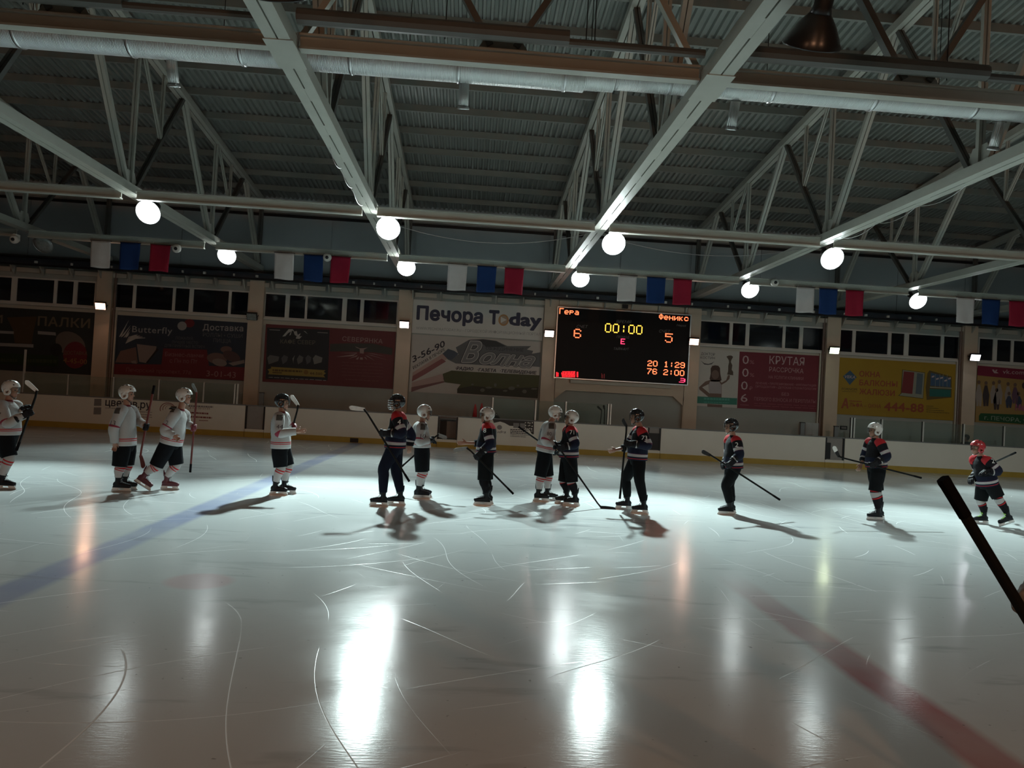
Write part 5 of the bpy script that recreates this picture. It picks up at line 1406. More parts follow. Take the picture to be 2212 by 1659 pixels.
M_HB = mat('black_helmet', (0.012, 0.012, 0.014), 0.18, 0, 0.6, 0.1, 6)
M_HR = mat('red_helmet', (0.30, 0.025, 0.03), 0.22, 0, 0.6, 0.08, 6)
M_GB = mat('black_glove', (0.008, 0.008, 0.010), 0.7, 0, 0.15, 0.3, 12)
M_GR = mat('red_glove', (0.11, 0.012, 0.02), 0.6, 0, 0.4, 0.4, 14)
M_SKIN = mat('skin', (0.27, 0.15, 0.105), 0.55, 0, 0.4, 0.08, 12)
M_EYE = mat('dark_eye', (0.02, 0.015, 0.012), 0.3)
M_LIP = mat('lips', (0.26, 0.09, 0.075), 0.5)
M_HAIR = mat('dark_hair', (0.02, 0.015, 0.012), 0.6)
M_BTB = mat('black_boot', (0.008, 0.010, 0.013), 0.5, 0, 0.2, 0.2, 12)
M_BTR = mat('maroon_boot', (0.09, 0.02, 0.03), 0.5, 0, 0.5, 0.2, 12)
M_HOLD = mat('white_blade_holder', (0.60, 0.61, 0.60), 0.4)
M_LACEW = mat('pale_lace', (0.12, 0.13, 0.14), 0.7)
M_LACEG = mat('green_lace', (0.25, 0.55, 0.05), 0.7)

from mathutils.bvhtree import BVHTree
def projected(objs, body, u, v, h, m, parent, Y, axis='Y', rot=0.0, name='number', bold=0.02, center=None, poly=None):
    """lettering or a patch laid onto the garment from one side"""
    vs = []; fs = []
    for o in objs:
        off = len(vs); vs += [x.co.copy() for x in o.data.vertices]; fs += [tuple(i + off for i in f.vertices) for f in o.data.polygons]
    bt = BVHTree.FromPolygons(vs, fs)
    if body:
        tv, tf = text_mesh(body, 0.0, 1.0, True)
        me = bpy.data.meshes.new('number'); me.from_pydata([(x_, y_, 0) for x_, y_, l_ in tv], [], tf); me.update()
        bm = bmesh.new(); bm.from_mesh(me)
        bmesh.ops.subdivide_edges(bm, edges=[e_ for e_ in bm.edges if e_.calc_length() > 0.2], cuts=2)
        bmesh.ops.triangulate(bm, faces=bm.faces)
        bm.to_mesh(me); bm.free()
        k = h / 0.72
    else:
        me = bpy.data.meshes.new('patch'); n_ = 6
        me.from_pydata([(i / n_ - 0.5, j / n_ - 0.5, 0) for j in range(n_ + 1) for i in range(n_ + 1)], [], [(j * (n_ + 1) + i, j * (n_ + 1) + i + 1, (j + 1) * (n_ + 1) + i + 1, (j + 1) * (n_ + 1) + i) for j in range(n_) for i in range(n_)])
        k = h
    c = center or at(u, v, Y - 0.29)
    cr, sr = math.cos(rot), math.sin(rot)
    ys_ = []
    for vx in me.vertices:
        x, zz = vx.co.x * k, vx.co.y * k
        x, zz = x * cr - zz * sr, x * sr + zz * cr
        if axis == 'Y':
            o_ = V((c.x + x, c.y - 0.5, c.z + zz)); d = V((0, 1, 0))
        elif axis == '+X':          # seen from the -x side
            o_ = V((c.x - 0.8, c.y - x, c.z + zz)); d = V((1, 0, 0))
        else:
            o_ = V((c.x + 0.8, c.y + x, c.z + zz)); d = V((-1, 0, 0))
        hit = bt.ray_cast(o_, d)[0]
        if hit is None or (hit - o_).length > 1.2:
            hit = o_ + d * (ys_[-1] if ys_ else 0.5)
        else:
            ys_.append((hit - o_).length)
        vx.co = hit - d * 0.006
    me.materials.clear(); me.materials.append(m)
    return link(name, me, parent)

def frame(x, y):
    x = V(x).normalized(); y = V(y); y = (y - x * y.dot(x)).normalized(); zz = x.cross(y)
    return Matrix(((x.x, y.x, zz.x), (x.y, y.y, zz.y), (x.z, y.z, zz.z)))
def stick(pB, pH, pT, lab, tape, parent_y=0.0, shaft_m=None, tapeb=True, blade_h=0.068, tip=None):
    """pB butt end, pH heel, pT blade tip (points)"""
    pB, pH, pT = V(pB), V(pH), V(pT)
    t = thing('hockey_stick', lab, 'hockey stick', tuple(pH), 'hockey sticks')
    d = (pB - pH).normalized(); b = (pT - pH).normalized()
    nrm = d.cross(b).normalized() if abs(d.dot(b)) < 0.995 else V((0, 1, 0))
    if nrm.y > 0: nrm = -nrm
    wide = d.cross(nrm).normalized()
    q = MB()
    prof = [(-0.016, -0.010), (-0.010, -0.014), (0.010, -0.014), (0.016, -0.010), (0.016, 0.010), (0.010, 0.014), (-0.010, 0.014), (-0.016, 0.010)]
    q.ring_tube([[p + wide * (a * s_) + nrm * (c * s_) for a, c in prof] for p, s_ in ((pH + b * 0.015, 1.0), (pH + d * 0.1, 0.9), (pH + d * 0.3, 1.0), (pB, 1.0))])
    q.build('shaft', shaft_m or mat('black_stick_shaft', (0.005, 0.006, 0.006), 0.5, 0, 0.12, 0.2, 8), t, False)
    q = MB()
    q.ring_tube([[p + wide * (a * s_) + nrm * (c * s_) for a, c in prof] for p, s_ in ((pB - d * 0.14, 1.12), (pB - d * 0.02, 1.15), (pB, 1.2), (pB + d * 0.012, 1.12))])
    q.build('grip_tape', mat('black_grip_tape', (0.005, 0.005, 0.006), 0.9, 0, 0.05), t)
    # blade: its tall side stands against the shaft
    up_ = (d - b * d.dot(b)).normalized(); L_ = (pT - pH).length
    N_ = 10; top = []; bot = []
    for i in range(N_ + 1):
        f = i / N_
        hh = blade_h * (0.75 + 0.35 * math.sin(min(1, f * 1.3) * math.pi / 2)) * (1 if f < 0.82 else math.sqrt(max(0.02, 1 - ((f - 0.82) / 0.185) ** 2)))
        mid = pH + b * (L_ * f) + nrm * (0.035 * f * f)
        top.append(mid + up_ * (hh * 0.62)); bot.append(mid - up_ * (hh * 0.38))
    q = MB(); rings = []
    for a, c in zip(top, bot):
        rings.append([a + nrm * 0.005, a - nrm * 0.005, c - nrm * 0.005, c + nrm * 0.005])
    q.ring_tube(rings)
    q.build('blade', tape, t)
    if tip is not None:
        q = MB(); q.ring_tube([[a + nrm * 0.0062 + up_ * .001, a - nrm * 0.0062 + up_ * .001, c - nrm * 0.0062 - up_ * .001, c + nrm * 0.0062 - up_ * .001] for a, c in zip(top[5:], bot[5:])]); q.build('blade_tip', tip, t)
    return t
TAPE_W = mat('white_blade_tape', (0.52, 0.52, 0.50), 0.8, 0, 0.3, 0.2, 20)
TAPE_B = mat('black_blade_tape', (0.014, 0.014, 0.015), 0.8, 0, 0.3, 0.3, 20)
TAPE_G = mat('grey_blade', (0.16, 0.18, 0.18), 0.5, 0, 0.4, 0.2, 14)

def person(lab, Y, s, team, head, neck, hem, arms, legs, helmet=None, hp=0.0, visor='visor', trousers=None, boots=None, laces=None, hemr=0.19, sockm=None, lean=0.0, sleeveno=None, backno=None, patch=None, turn=0.0, group='hockey players lined up on the ice', scale=1.0, hyaw=0.0, gap=0.11):
    tm = TEAM[team]
    J = lambda j, dy=0.0: (j.copy() if isinstance(j, Vector) else at(j[0], j[1], Y + (j[2] if len(j) > 2 else dy)))
    foot = []
    for k, lg in enumerate(legs):
        f = lg['foot']
        p = f.copy() if isinstance(f, Vector) else at(f[0], f[1], Y + (-gap if k == 0 else gap))
        p.z = lg.get('lift', 0.0)
        foot.append(p)
    base = (foot[0] + foot[1]) / 2
    root = thing('person', lab, 'person', (base.x, base.y, 0), group)
    side = (-1, 1)
    Hd = J(head); Nk = J(neck); Hm = J(hem)
    fx = V((s, 0, 0))
    # ---------------- skeleton
    up = (Nk - Hm); tl_ = up.length; upn = up.normalized()
    pel = Hm - upn * 0.02 if team != 'civil' else Hm
    pel = V((Hm.x - upn.x * 0.0, Y, Hm.z - 0.0))
    shc = Nk - upn * 0.075 - fx * 0.0
    sh = []
    for k, ar in enumerate(arms):
        o_ = ar.get('sh')
        sh.append(J(o_, side[k] * 0.20) if o_ else shc + V((0, side[k] * 0.205, 0)) + fx * ar.get('shx', 0.0))
    el = [J(ar['el'], side[k] * 0.30) for k, ar in enumerate(arms)]
    hd = [J(ar['hand'], side[k] * 0.22) for k, ar in enumerate(arms)]
    hip = [V((pel.x, Y + side[k] * 0.10, pel.z + 0.02)) for k in range(2)]
    kn = [J(lg['kn'], side[k] * gap) for k, lg in enumerate(legs)]
    # ---------------- body (one mesh)
    q = MB()
    Rh = Matrix.Rotation(hyaw, 3, 'Z') @ Matrix(((s, 0, 0), (0, s, 0), (0, 0, 1))) @ Matrix.Rotation(-hp, 3, 'Y')
    Hl = lambda x, y, zz: Hd + Rh @ V((x, y, zz))
    ico(q, Hl(-0.010, 0, 0.030), (0.096, 0.076, 0.102), Rh); ico(q, Hl(0.028, 0, -0.05), (0.064, 0.060, 0.075), Rh)
    ico(q, Hl(0.062, 0, -0.104), (0.030, 0.034, 0.024), Rh); ico(q, Hl(0.078, 0, 0.014), (0.020, 0.050, 0.012), Rh)
    caps(q, [Hl(0.084, 0, 0.005), Hl(0.104, 0, -0.030)], [0.010, 0.015], 8); ico(q, Hl(0.084, 0, -0.072), (0.013, 0.026, 0.010), Rh)
    for k in side:
        ico(q, Hl(-0.008, 0.079 * k, -0.018), (0.020, 0.011, 0.032), Rh)
    caps(q, [Hl(-0.018, 0, -0.06), Nk + V((0, 0, 0.01)), Nk - upn * 0.08], [0.055, 0.058, 0.075], 14)
    caps(q, [Nk - upn * 0.12, Nk - upn * 0.30, Hm + upn * 0.08, pel], [0.085, 0.10, 0.10, 0.11], 14)
    hands_bare = []
    wrist = []
    for k, ar in enumerate(arms):
        fd = (hd[k] - el[k]).normalized()
        kind = ar.get('kind', 'glove')
        if kind == 'glove':
            ax = ar.get('axis')
            ax = V(ax) if ax is not None else V((0, side[k], 0.0001))
            Rg = frame(fd, ax)
            # keep the back of the hand up or outward
            if Rg.col[2].z + Rg.col[2].y * side[k] * 0.6 < 0: Rg = frame(fd, -ax)
            wr = hd[k] - Rg @ GRIP if ar.get('axis') is not None else hd[k] - fd * 0.09
            ar['_g'] = Matrix.Translation(wr) @ Rg.to_4x4()
            wrist.append(wr)
            caps(q, [sh[k], el[k], wr + fd * 0.05], [0.055, 0.045, 0.032], 10)
        else:
            wr = hd[k] - fd * 0.085
            wrist.append(wr)
            caps(q, [sh[k], el[k], wr], [0.055, 0.043, 0.030], 10)
            up_h = V(ar.get('thumb', (0, 0, 1)))       # the thumb's side of the hand
            Rg = frame(fd, up_h)
            hl = lambda x, y, zz: wr + Rg @ V((x, y, zz))
            curl = ar.get('curl', 0.15)
            cs = -side[k] * s * ar.get('cs', 1)          # palm side
            ico(q, hl(0.050, 0, 0), (0.052, 0.042, 0.017), Rg)
            caps(q, [hl(-0.01, 0, 0), hl(0.03, 0, 0)], [0.029, 0.028], 10)
            for i in range(4):
                y = 0.032 - 0.0215 * i
                l = (0.92, 1.02, 0.96, 0.76)[i]
                p = hl(0.090, y, 0); a = 0.0; pts = [p]
                for seg in (0.040, 0.027, 0.021):
                    a += curl * (1.0 + 0.12 * i)
                    p = p + Rg @ V((seg * l * math.cos(a), 0.03 * (1.5 - i) * seg, cs * seg * l * math.sin(a))); pts.append(p)
                caps(q, pts, [0.0098, 0.0092, 0.0085, 0.0075], 8)
            caps(q, [hl(0.018, 0.028, 0.004 * cs), hl(0.048, 0.056, 0.012 * cs), hl(0.076, 0.066 + 0.010 * (curl < 0.3), 0.018 * cs)], [0.014, 0.0115, 0.0095], 8)
    ank = []
    for k, lg in enumerate(legs):
        fyaw = lg.get('yaw', 0.0)
        Mf = Matrix.Translation(foot[k]) @ Matrix.Rotation(fyaw, 4, 'Z') @ Matrix(((s, 0, 0, 0), (0, s, 0, 0), (0, 0, 1, 0), (0, 0, 0, 1))) @ Matrix.Translation((lg.get('px', 0), 0, 0)) @ Matrix.Rotation(lg.get('pitch', 0.0), 4, 'Y') @ Matrix.Translation((-lg.get('px', 0), 0, 0))
        lg['_m'] = Mf
        a = Mf @ V((-0.015, 0, 0.24)); ank.append(a)
        caps(q, [hip[k], kn[k], a, Mf @ V((-0.015, 0, 0.13))], [0.085, 0.058, 0.042, 0.036], 12)
        caps(q, [Mf @ V((-0.02, 0, 0.12)), Mf @ V((0.14, 0, 0.11))], [0.034, 0.028], 8)
    me = remesh(q, 'body', 0.0085, 2)
    me.materials.append(M_SKIN); me.materials.append(M_EYE); me.materials.append(M_LIP)
    eyes = [Hl(0.080, 0.031 * k, -0.004) for k in side]; lips = Hl(0.096, 0, -0.072)
    for pg in me.polygons:
        c = pg.center
        if (c - Hd).length_squared < 0.03:
            if min((c - e).length for e in eyes) < 0.013: pg.material_index = 1
            elif abs((Rh.transposed() @ (c - lips)).z) < 0.008 and (c - lips).length < 0.028: pg.material_index = 2
    link('body', me, root)
    # ---------------- jersey
    wd = 1.0
    bul = V((0, 0, 0)) - fx * 0.02
    tp = [Hm, Hm + up * 0.30, Hm + up * 0.58 + bul, Hm + up * 0.80 + bul, Hm + up * 0.925 + bul * 0.5, Hm + up * 1.0, Hm + up * 1.03]
    tr_ = [(hemr, 0.235), (hemr * 0.97, 0.225), (0.160, 0.235), (0.148, 0.225), (0.112, 0.165), (0.070, 0.078), (0.052, 0.058)]
    jer = garment([loft(tp, tr_, (0, 1, 0), 28, 5, 0.035, Y)], 'jersey', tm['torso'], root)
    slv = []
    for k, ar in enumerate(arms):
        inn = sh[k] + V((0, -side[k] * 0.11, 0.005))
        end = wrist[k]
        fd = (end - el[k]).normalized()
        cut = ar.get('cut', 1.0)
        e2 = el[k].lerp(end, cut)
        mid = sh[k].lerp(el[k], 0.5); fm = el[k].lerp(e2, 0.5)
        slv.append(garment([loft([inn, sh[k] + V((0, 0, -0.01)), mid, el[k], fm, e2], [(0.075, 0.075), (0.104, 0.095), (0.094, 0.090), (0.088, 0.086), (0.076, 0.076), (0.066, 0.066)], (el[k] - sh[k]).cross(fx) if abs((el[k] - sh[k]).normalized().y) > 0.9 else (0, 1, 0), 20, 5, 0.06, Y + k * 3)], 'sleeve', tm['sleeve'], jer))
    # ---------------- shorts or trousers, socks
    if trousers is None:
        pr = [loft([Hm + upn * 0.10, pel + V((0, 0, 0.02)), (hip[0] + hip[1]) / 2 + V((0, 0, -0.12))], [(hemr * 0.86, 0.20), (hemr * 0.88, 0.205), (0.12, 0.16)], (0, 1, 0), 24, 4, 0.02, Y)]
        for k in range(2):
            kd = (kn[k] - hip[k])
            pr.append(loft([hip[k] + V((0, 0, 0.02)), hip[k] + kd * 0.35, hip[k] + kd * 0.75, hip[k] + kd * 1.02], [(0.135, 0.115), (0.140, 0.120), (0.128, 0.115), (0.122, 0.110)], (0, 1, 0), 20, 4, 0.03, Y + k))
        garment(pr, 'shorts', tm['short'], root)
        for k in range(2):
            a = ank[k]; kd = a - kn[k]
            garment([loft([kn[k] + V((0, 0, 0.05)), kn[k] + kd * 0.12 + fx * 0.015, kn[k] + kd * 0.45 + fx * 0.0, kn[k] + kd * 0.8, a], [(0.080, 0.074), (0.086, 0.076), (0.080, 0.072), (0.064, 0.060), (0.056, 0.054)], (0, 1, 0), 18, 4, 0.02, Y + k)], 'sock', sockm or tm['sock'], root)
    else:
        pr = [loft([Hm + upn * 0.10, pel + V((0, 0, 0.02)), (hip[0] + hip[1]) / 2 + V((0, 0, -0.12))], [(hemr * 0.84, 0.19), (hemr * 0.84, 0.195), (0.115, 0.15)], (0, 1, 0), 24, 4, 0.02, Y)]
        for k in range(2):
            kd = kn[k] - hip[k]; ad = ank[k] - kn[k]
            pr.append(loft([hip[k] + V((0, 0, 0.02)), hip[k] + kd * 0.4, kn[k], kn[k] + ad * 0.3, kn[k] + ad * 0.7, ank[k]], [(0.125, 0.11), (0.122, 0.11), (0.098, 0.09), (0.092, 0.085), (0.080, 0.075), (0.068, 0.064)], (0, 1, 0), 20, 4, 0.04, Y + k))
        garment(pr, 'trousers', trousers, root)
    # ---------------- skates
    for k, lg in enumerate(legs):
        b_ = link_m('skate_boot' if team != 'civil' else 'shoe', T_BOOT, root, lg['_m'], boots or M_BTB)
        if team != 'civil':
            link_m('blade_holder', T_HOLD, b_, Matrix(), M_HOLD); link_m('skate_blade', T_BLADE, b_, Matrix())
            link_m('laces', T_LACE, b_, Matrix(), laces or M_LACEW)
    # ---------------- helmet
    Mh = Matrix.Translation(Hd) @ Rh.to_4x4()
    if helmet is not None:
        h_ = link_m('helmet', T_HELM, root, Mh, helmet)
        link_m('vents', T_VENT, h_, Matrix()); link_m('chin_strap', T_STRAP, h_, Matrix())
        if visor == 'visor': link_m('visor', T_VIS, h_, Matrix())
        elif visor == 'cage': link_m('cage', T_CAGE, h_, Matrix()); link_m('visor', T_VIS, h_, Matrix())
    else:
        link_m('hair', T_HELM, root, Mh @ Matrix.Scale(0.9, 4), M_HAIR)
    # ---------------- gloves
    for k, ar in enumerate(arms):
        if ar.get('kind', 'glove') == 'glove':
            link_m('glove', T_GLOVE if ar.get('axis') is not None else T_GLOVEO, root, ar['_g'], ar.get('gm', M_GB))
    # ---------------- numbers and patches
    for txt, u, v, h in (sleeveno or []):
        projected(slv[:1] + [jer], txt, u, v, h, tm['text'], jer, Y, 'Y')
    for u, v, h in (patch or []):
        projected(slv[:1] + [jer], None, u, v, h, mat('dark_patch', (0.05, 0.045, 0.04), 0.8, 0, 0.3, 0.5, 60), jer, Y, 'Y', name='shoulder_patch')
    if backno:
        c = Hm + up * 0.55
        projected([jer], backno, 0, 0, 0.24, tm['text'], jer, Y, '+X' if s > 0 else '-X', center=c, name='back_number', bold=0.03)
    return root

# ---- the line of players: joints as photograph pixels at each player's own distance
def sp(Y, *pts):
    return [at(u, v, Y + dy) for u, v, dy in pts]
def ax_(S):
    return (S[0] - S[1]).normalized()
M_RSH = mat('red_stick_shaft', (0.10, 0.015, 0.012), 0.35, 0, 0.5, 0.2, 8)
M_BKS = stripes('plain_black_sock', [(0, BLK), (0.9, BLK)])

Y = 13.10
S = sp(Y, (36, 972, -0.2), (81, 845, -0.2), (58, 822, -0.2))
person('white-jerseyed player gripping an upright stick at his chest beside the tall glass post', Y, 1, 'white', (25, 842), (19, 866), (16, 939),
       [dict(el=(16, 914), hand=(66, 890, -0.2), axis=ax_(S)), dict(el=(34, 906), hand=(56, 880, 0.05))],
       [dict(kn=(20, 985), foot=(6, 1057)), dict(kn=(4, 983), foot=(-22, 1052))], M_HW, sleeveno=[('7', 2, 898, 0.10)])
stick(*S, 'stick held upright with worn white blade, by the player beside the tall glass post', TAPE_W)

Y = 13.48
S = sp(Y, (333, 834, 0.05), (303, 984, 0.05), (311, 1011, 0.05))
person('player in white jersey number 13 with one bare hand hanging, stick upright', Y, 1, 'white', (276, 851), (274, 877), (271, 962),
       [dict(el=(246, 924), hand=(248, 966), kind='bare', curl=0.5, thumb=(1, 0, 0)), dict(el=(296, 908, 0.3), hand=(315, 922, 0.05), axis=ax_(S))],
       [dict(kn=(258, 1006), foot=(256, 1063)), dict(kn=(274, 1003), foot=(270, 1060))], M_HW, visor=None, sleeveno=[('13', 248, 914, 0.08)], patch=[(254, 887, 0.10)], hemr=0.165)
stick(*S, 'dark red stick held blade-down by the player numbered 13', mat('red_blade', (0.07, 0.012, 0.012), 0.5), shaft_m=M_RSH)

Y = 13.75
S = sp(Y, (411, 1019, 0.12), (425, 848, 0.12), (419, 829, 0.22))
person('white-jerseyed player leaning into a stride, with maroon skates and a red glove', Y, 1, 'white', (399, 857), (391, 885), (369, 958),
       [dict(el=(356, 930), hand=(384, 948, -0.28), kind='bare', curl=0.6, thumb=(0, 0, 1)), dict(el=(402, 915, 0.3), hand=(418, 924, 0.12), axis=ax_(S), gm=M_GR)],
       [dict(kn=(338, 1005), foot=(297, 1062), pitch=0.52, px=0.2), dict(kn=(381, 1002), foot=(361, 1060))], M_HW, visor=None, sleeveno=[('2', 364, 913, 0.07)], patch=[(370, 884, 0.10)], boots=M_BTR, gap=0.13)
stick(*S, 'thin stick held upright in a red glove by the striding player', TAPE_G, shaft_m=M_RSH)

Y = 13.98
S = sp(Y, (602, 1035, 0.34), (645, 876, 0.34), (630, 853, 0.34))
person('white-jerseyed player in black helmet holding out an open hand, red glove on stick', Y, 1, 'white', (611, 869), (609, 891), (606, 968),
       [dict(el=(603, 935), hand=(650, 931, -0.2), kind='bare', curl=0.06, thumb=(0, 0, 1)), dict(el=(622, 930, 0.36), hand=(634, 919, 0.34), axis=ax_(S), gm=M_GR)],
       [dict(kn=(606, 1008), foot=(596, 1070)), dict(kn=(621, 1005), foot=(615, 1067))], M_HB, visor='visor', sleeveno=[('44', 606, 922, 0.075)], patch=[(604, 902, 0.10)], backno='4', hemr=0.175)
stick(*S, 'stick with white taped blade raised before the white-jerseyed player in black helmet', TAPE_W)

Y = 13.25
S = sp(Y, (883.5, 1039, -0.27), (788, 884, -0.27), (755, 879, -0.27))
person('player in black jersey number 4 with red shoulders, caged black helmet and navy trousers', Y, -1, 'black', (857, 871), (860, 890), (853, 968),
       [dict(el=(868, 936), hand=(825, 934, -0.25), axis=ax_(S)), dict(el=(888, 940, 0.33), hand=(884, 973, 0.33), kind='bare', curl=0.45, thumb=(-1, 0, 0))],
       [dict(kn=(829, 1011), foot=(824, 1093)), dict(kn=(856, 1016), foot=(861, 1091))], M_HB, visor='cage', trousers=M_NVP, sleeveno=[('4', 863, 912, 0.085)], backno='4', hemr=0.185)
stick(*S, 'stick with pale taped blade held level across by player number 4', TAPE_W)

Y = 14.43
S = sp(Y, (861, 1014, 0.32), (946, 938, 0.32), (966, 946, 0.32))
person('player in white jersey number 10 and white helmet standing behind player number 4', Y, 1, 'white', (918, 892), (911, 912), (911, 966),
       [dict(el=(905, 953), hand=(933, 952, -0.10)), dict(el=(911, 950, 0.36), hand=(934, 949, 0.32), axis=ax_(S))],
       [dict(kn=(911, 1018), foot=(905, 1077)), dict(kn=(914, 1016), foot=(909, 1075))], M_HW, sleeveno=[('10', 913, 943, 0.085)], patch=[(915, 922, 0.11)], hemr=0.17)
stick(*S, 'stick crossing behind the legs of player number 4, grey blade forward', TAPE_G)

Y = 13.91
S = sp(Y, (1108, 1066, -0.3), (1010, 967, -0.3), (979, 972, -0.3))
person('player in black jersey number 8 and white helmet reaching out a bare hand', Y, -1, 'black', (1051, 898), (1052, 914), (1050, 977),
       [dict(el=(1058, 958), hand=(1029, 987, -0.28), axis=ax_(S)), dict(el=(1042, 958, 0.22), hand=(998, 957, 0.15), kind='bare', curl=0.08, thumb=(0, 0, 1), cut=0.5)],
       [dict(kn=(1046, 1036), foot=(1047, 1091)), dict(kn=(1051, 1034), foot=(1052, 1089))], M_HW, visor='visor', sockm=M_BKS, sleeveno=[('8', 1047, 930, 0.085)], backno='8', hemr=0.185)
stick(*S, 'stick slanting behind the reaching black-shirted player number 8', TAPE_G)

Y = 14.84
S = sp(Y, (1121, 922.6, 0.34), (1240, 1007, 0.34), (1249, 1020, 0.45))
person('player in white jersey number 11 and white helmet embracing player number 71', Y, 1, 'white', (1200, 894), (1190, 912), (1177, 976),
       [dict(el=(1178, 953), hand=(1206, 962, -0.12)), dict(el=(1188, 952, 0.36), hand=(1200, 978, 0.34), axis=ax_(S))],
       [dict(kn=(1167, 1028), foot=(1164, 1084)), dict(kn=(1183, 1027), foot=(1183, 1081))], M_HW, sleeveno=[('80', 1186, 937, 0.07)], patch=[(1191, 920, 0.11)], backno='11', hemr=0.185, hp=-0.15)
stick(*S, 'stick poking out backward behind white player number 11', TAPE_B)

Y = 14.45
S = sp(Y, (1199, 955, -0.3), (1297, 1096, -0.3), (1330, 1101, -0.3))
person('player in black jersey number 71 and white helmet hugging a white-shirted player', Y, -1, 'black', (1233, 904), (1230, 921), (1229, 988),
       [dict(el=(1242, 960), hand=(1208, 968, -0.28), axis=ax_(S)), dict(el=(1222, 956, 0.3), hand=(1203, 962, 0.12))],
       [dict(kn=(1235, 1040), foot=(1239, 1092)), dict(kn=(1219, 1039), foot=(1221, 1088))], M_HW, visor='visor', sockm=M_SOCK9, sleeveno=[('71', 1236, 934, 0.08)], hemr=0.19, hp=0.12)
stick(*S, 'stick with black blade lying on the ice beside player number 71', TAPE_B)

Y = 14.0
S = sp(Y, (1339, 1076, -0.3), (1354, 920, -0.3), (1342, 904, -0.42))
person('black-jerseyed player in black helmet lowering a bare hand, stick upright before him', Y, -1, 'black', (1374, 901), (1382, 923), (1377, 993),
       [dict(el=(1399, 962), hand=(1352, 957, -0.28), axis=ax_(S)), dict(el=(1354, 966, 0.22), hand=(1322, 974, 0.15), kind='bare', curl=0.4, thumb=(0, 0, 1), cut=0.45)],
       [dict(kn=(1381, 1035), foot=(1387, 1111)), dict(kn=(1352, 1034), foot=(1352, 1099))], M_HB, visor='visor', trousers=M_BKP, sleeveno=[('73', 1391, 946, 0.08)], gap=0.22, hemr=0.185)
stick(*S, 'stick held upright before the player in long black trousers, black blade up', TAPE_B)

Y = 14.24
S = sp(Y, (1683.6, 1079, -0.28), (1535, 983, -0.28), (1515, 973, -0.28))
person('player in black jersey number 2 and black helmet walking alone with stick trailing low', Y, -1, 'black', (1578, 921), (1583, 942), (1584, 1011),
       [dict(el=(1597, 983), hand=(1571, 1005, -0.27), axis=ax_(S)), dict(el=(1573, 985, 0.3), hand=(1563, 1003, 0.05))],
       [dict(kn=(1569, 1048), foot=(1573, 1111)), dict(kn=(1575, 1046), foot=(1577, 1109))], M_HB, visor='visor', trousers=M_BKP, sleeveno=[('2', 1590, 961, 0.09)], hemr=0.18)
stick(*S, 'stick carried low by the lone player number 2, black blade forward', TAPE_B)

Y = 14.48
S = sp(Y, (1989, 1032, -0.29), (1812, 987, -0.29), (1798, 964, -0.29))
person('player in black jersey and white helmet with banded socks standing before the grey gate', Y, -1, 'black', (1889, 930), (1890, 948), (1893, 1009),
       [dict(el=(1915, 986), hand=(1882, 1004, -0.28), axis=ax_(S)), dict(el=(1868, 985, 0.28), hand=(1857, 1011, 0.2), kind='bare', curl=0.45, thumb=(-1, 0, 0), cut=0.6)],
       [dict(kn=(1890, 1060), foot=(1894, 1126)), dict(kn=(1895, 1058), foot=(1898, 1124))], M_HW, visor='visor', hemr=0.195, backno='5')
stick(*S, 'stick held across by the player before the grey gate, white tip on black blade', TAPE_B, tip=TAPE_W)

Y = 14.44
S = sp(Y, (2193, 978, -0.1), (2113, 1015, 1.05), (2121, 1021, 1.2))
person('player in black jersey and red helmet leaning forward, green laces in his skates', Y, -1, 'black', (2111, 968), (2118, 986), (2133, 1047),
       [dict(el=(2156, 1018), hand=(2126, 1020, -0.27)), dict(el=(2112, 1018, 0.3), hand=(2098, 1036, 0.1))],
       [dict(kn=(2156, 1073), foot=(2181, 1136), pitch=0.34, px=0.2), dict(kn=(2119, 1079), foot=(2123, 1130))], M_HR, visor='visor', laces=M_LACEG, sleeveno=[('2', 2143, 996, 0.085)], gap=0.16, hemr=0.185, backno='2')
stick(*S, 'stick jutting out behind the shoulder of the red-helmeted player', TAPE_B)

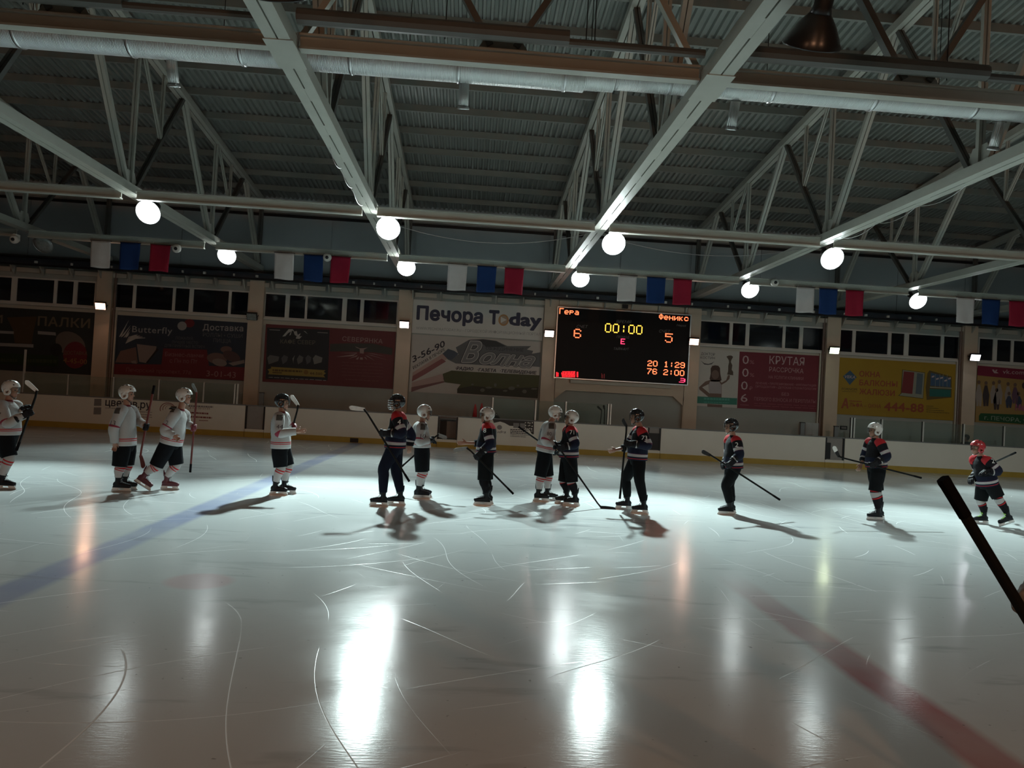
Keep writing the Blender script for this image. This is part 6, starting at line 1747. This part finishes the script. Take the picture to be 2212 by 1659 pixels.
# player close to the camera, of whom only the stick and a cuff reach into the photograph
Y = 2.62
pB, pH2 = at(2040, 1040, 2.5), at(2212, 1325, 2.5)
dd = (pH2 - pB).normalized()
S = [pB, pB + dd * 1.42 + V((0, 0.0, 0.0)), pB + dd * 1.42 + V((0.27, 0.05, -0.10))]
hn = at(2224, 1290, 2.56)
bxp = hn.x + 0.50
person('player in white jersey close to the near side holding a long black stick upward', Y, -1, 'white', V((bxp + 0.02, Y, 1.70)), V((bxp + 0.06, Y, 1.53)), V((bxp + 0.06, Y, 0.90)),
       [dict(el=V((bxp + 0.03, Y - 0.32, 1.16)), hand=hn, axis=ax_(S), gm=mat('grey_glove', (0.2, 0.19, 0.18), 0.6, 0, 0.4, 0.3, 12)), dict(el=V((bxp - 0.05, Y + 0.30, 1.12)), hand=pB + dd * 0.86 + V((0, 0.03, 0)), axis=ax_(S))],
       [dict(kn=V((bxp - 0.02, Y - 0.12, 0.52)), foot=V((bxp + 0.03, Y - 0.12, 0))), dict(kn=V((bxp, Y + 0.12, 0.52)), foot=V((bxp + 0.06, Y + 0.12, 0)))], M_HW, visor='visor', hemr=0.18)
stick(*S, 'long black stick slanting across the corner close to the camera', TAPE_B)

# spectator seated low behind the glass
Y = YB + 1.5
p = at(2087, 946, Y)
person('spectator in a dark jacket standing behind the glass under the yellow banner', Y, -1, 'civil', V((p.x, Y, p.z)), V((p.x + 0.02, Y, p.z - 0.17)), V((p.x + 0.04, Y, p.z - 0.70)),
       [dict(el=V((p.x + 0.05, Y - 0.3, p.z - 0.52)), hand=V((p.x - 0.10, Y - 0.22, p.z - 0.62)), kind='bare', curl=0.5), dict(el=V((p.x + 0.05, Y + 0.3, p.z - 0.52)), hand=V((p.x - 0.10, Y + 0.22, p.z - 0.62)), kind='bare', curl=0.5)],
       [dict(kn=V((p.x + 0.02, Y - 0.1, 0.42)), foot=V((p.x + 0.03, Y - 0.1, 0)), lift=-0.08), dict(kn=V((p.x + 0.02, Y + 0.1, 0.42)), foot=V((p.x + 0.03, Y + 0.1, 0)), lift=-0.08)], None, visor=None, trousers=M_BKP, group='spectators', hemr=0.17)
# spare sticks leaning at the bench
Yb = YB + 0.45
for u0, v0, u1, v1, ut, vt, lab in ((1297, 912, 1300, 886, 1290, 877, 'dark spare stick leaning at the bench, blade up'), (1305, 914, 1306, 884, 1304, 875, 'second spare stick leaning at the bench beside the glass post')):
    b_ = at(u0, v0, Yb); h_ = at(u1, v1, Yb); t_ = at(ut, vt, Yb)
    d = (b_ - h_).normalized()
    b_ = h_ + d * ((HB - 0.07 - h_.z) / d.z)
    stick(b_, h_, t_, lab, TAPE_B)
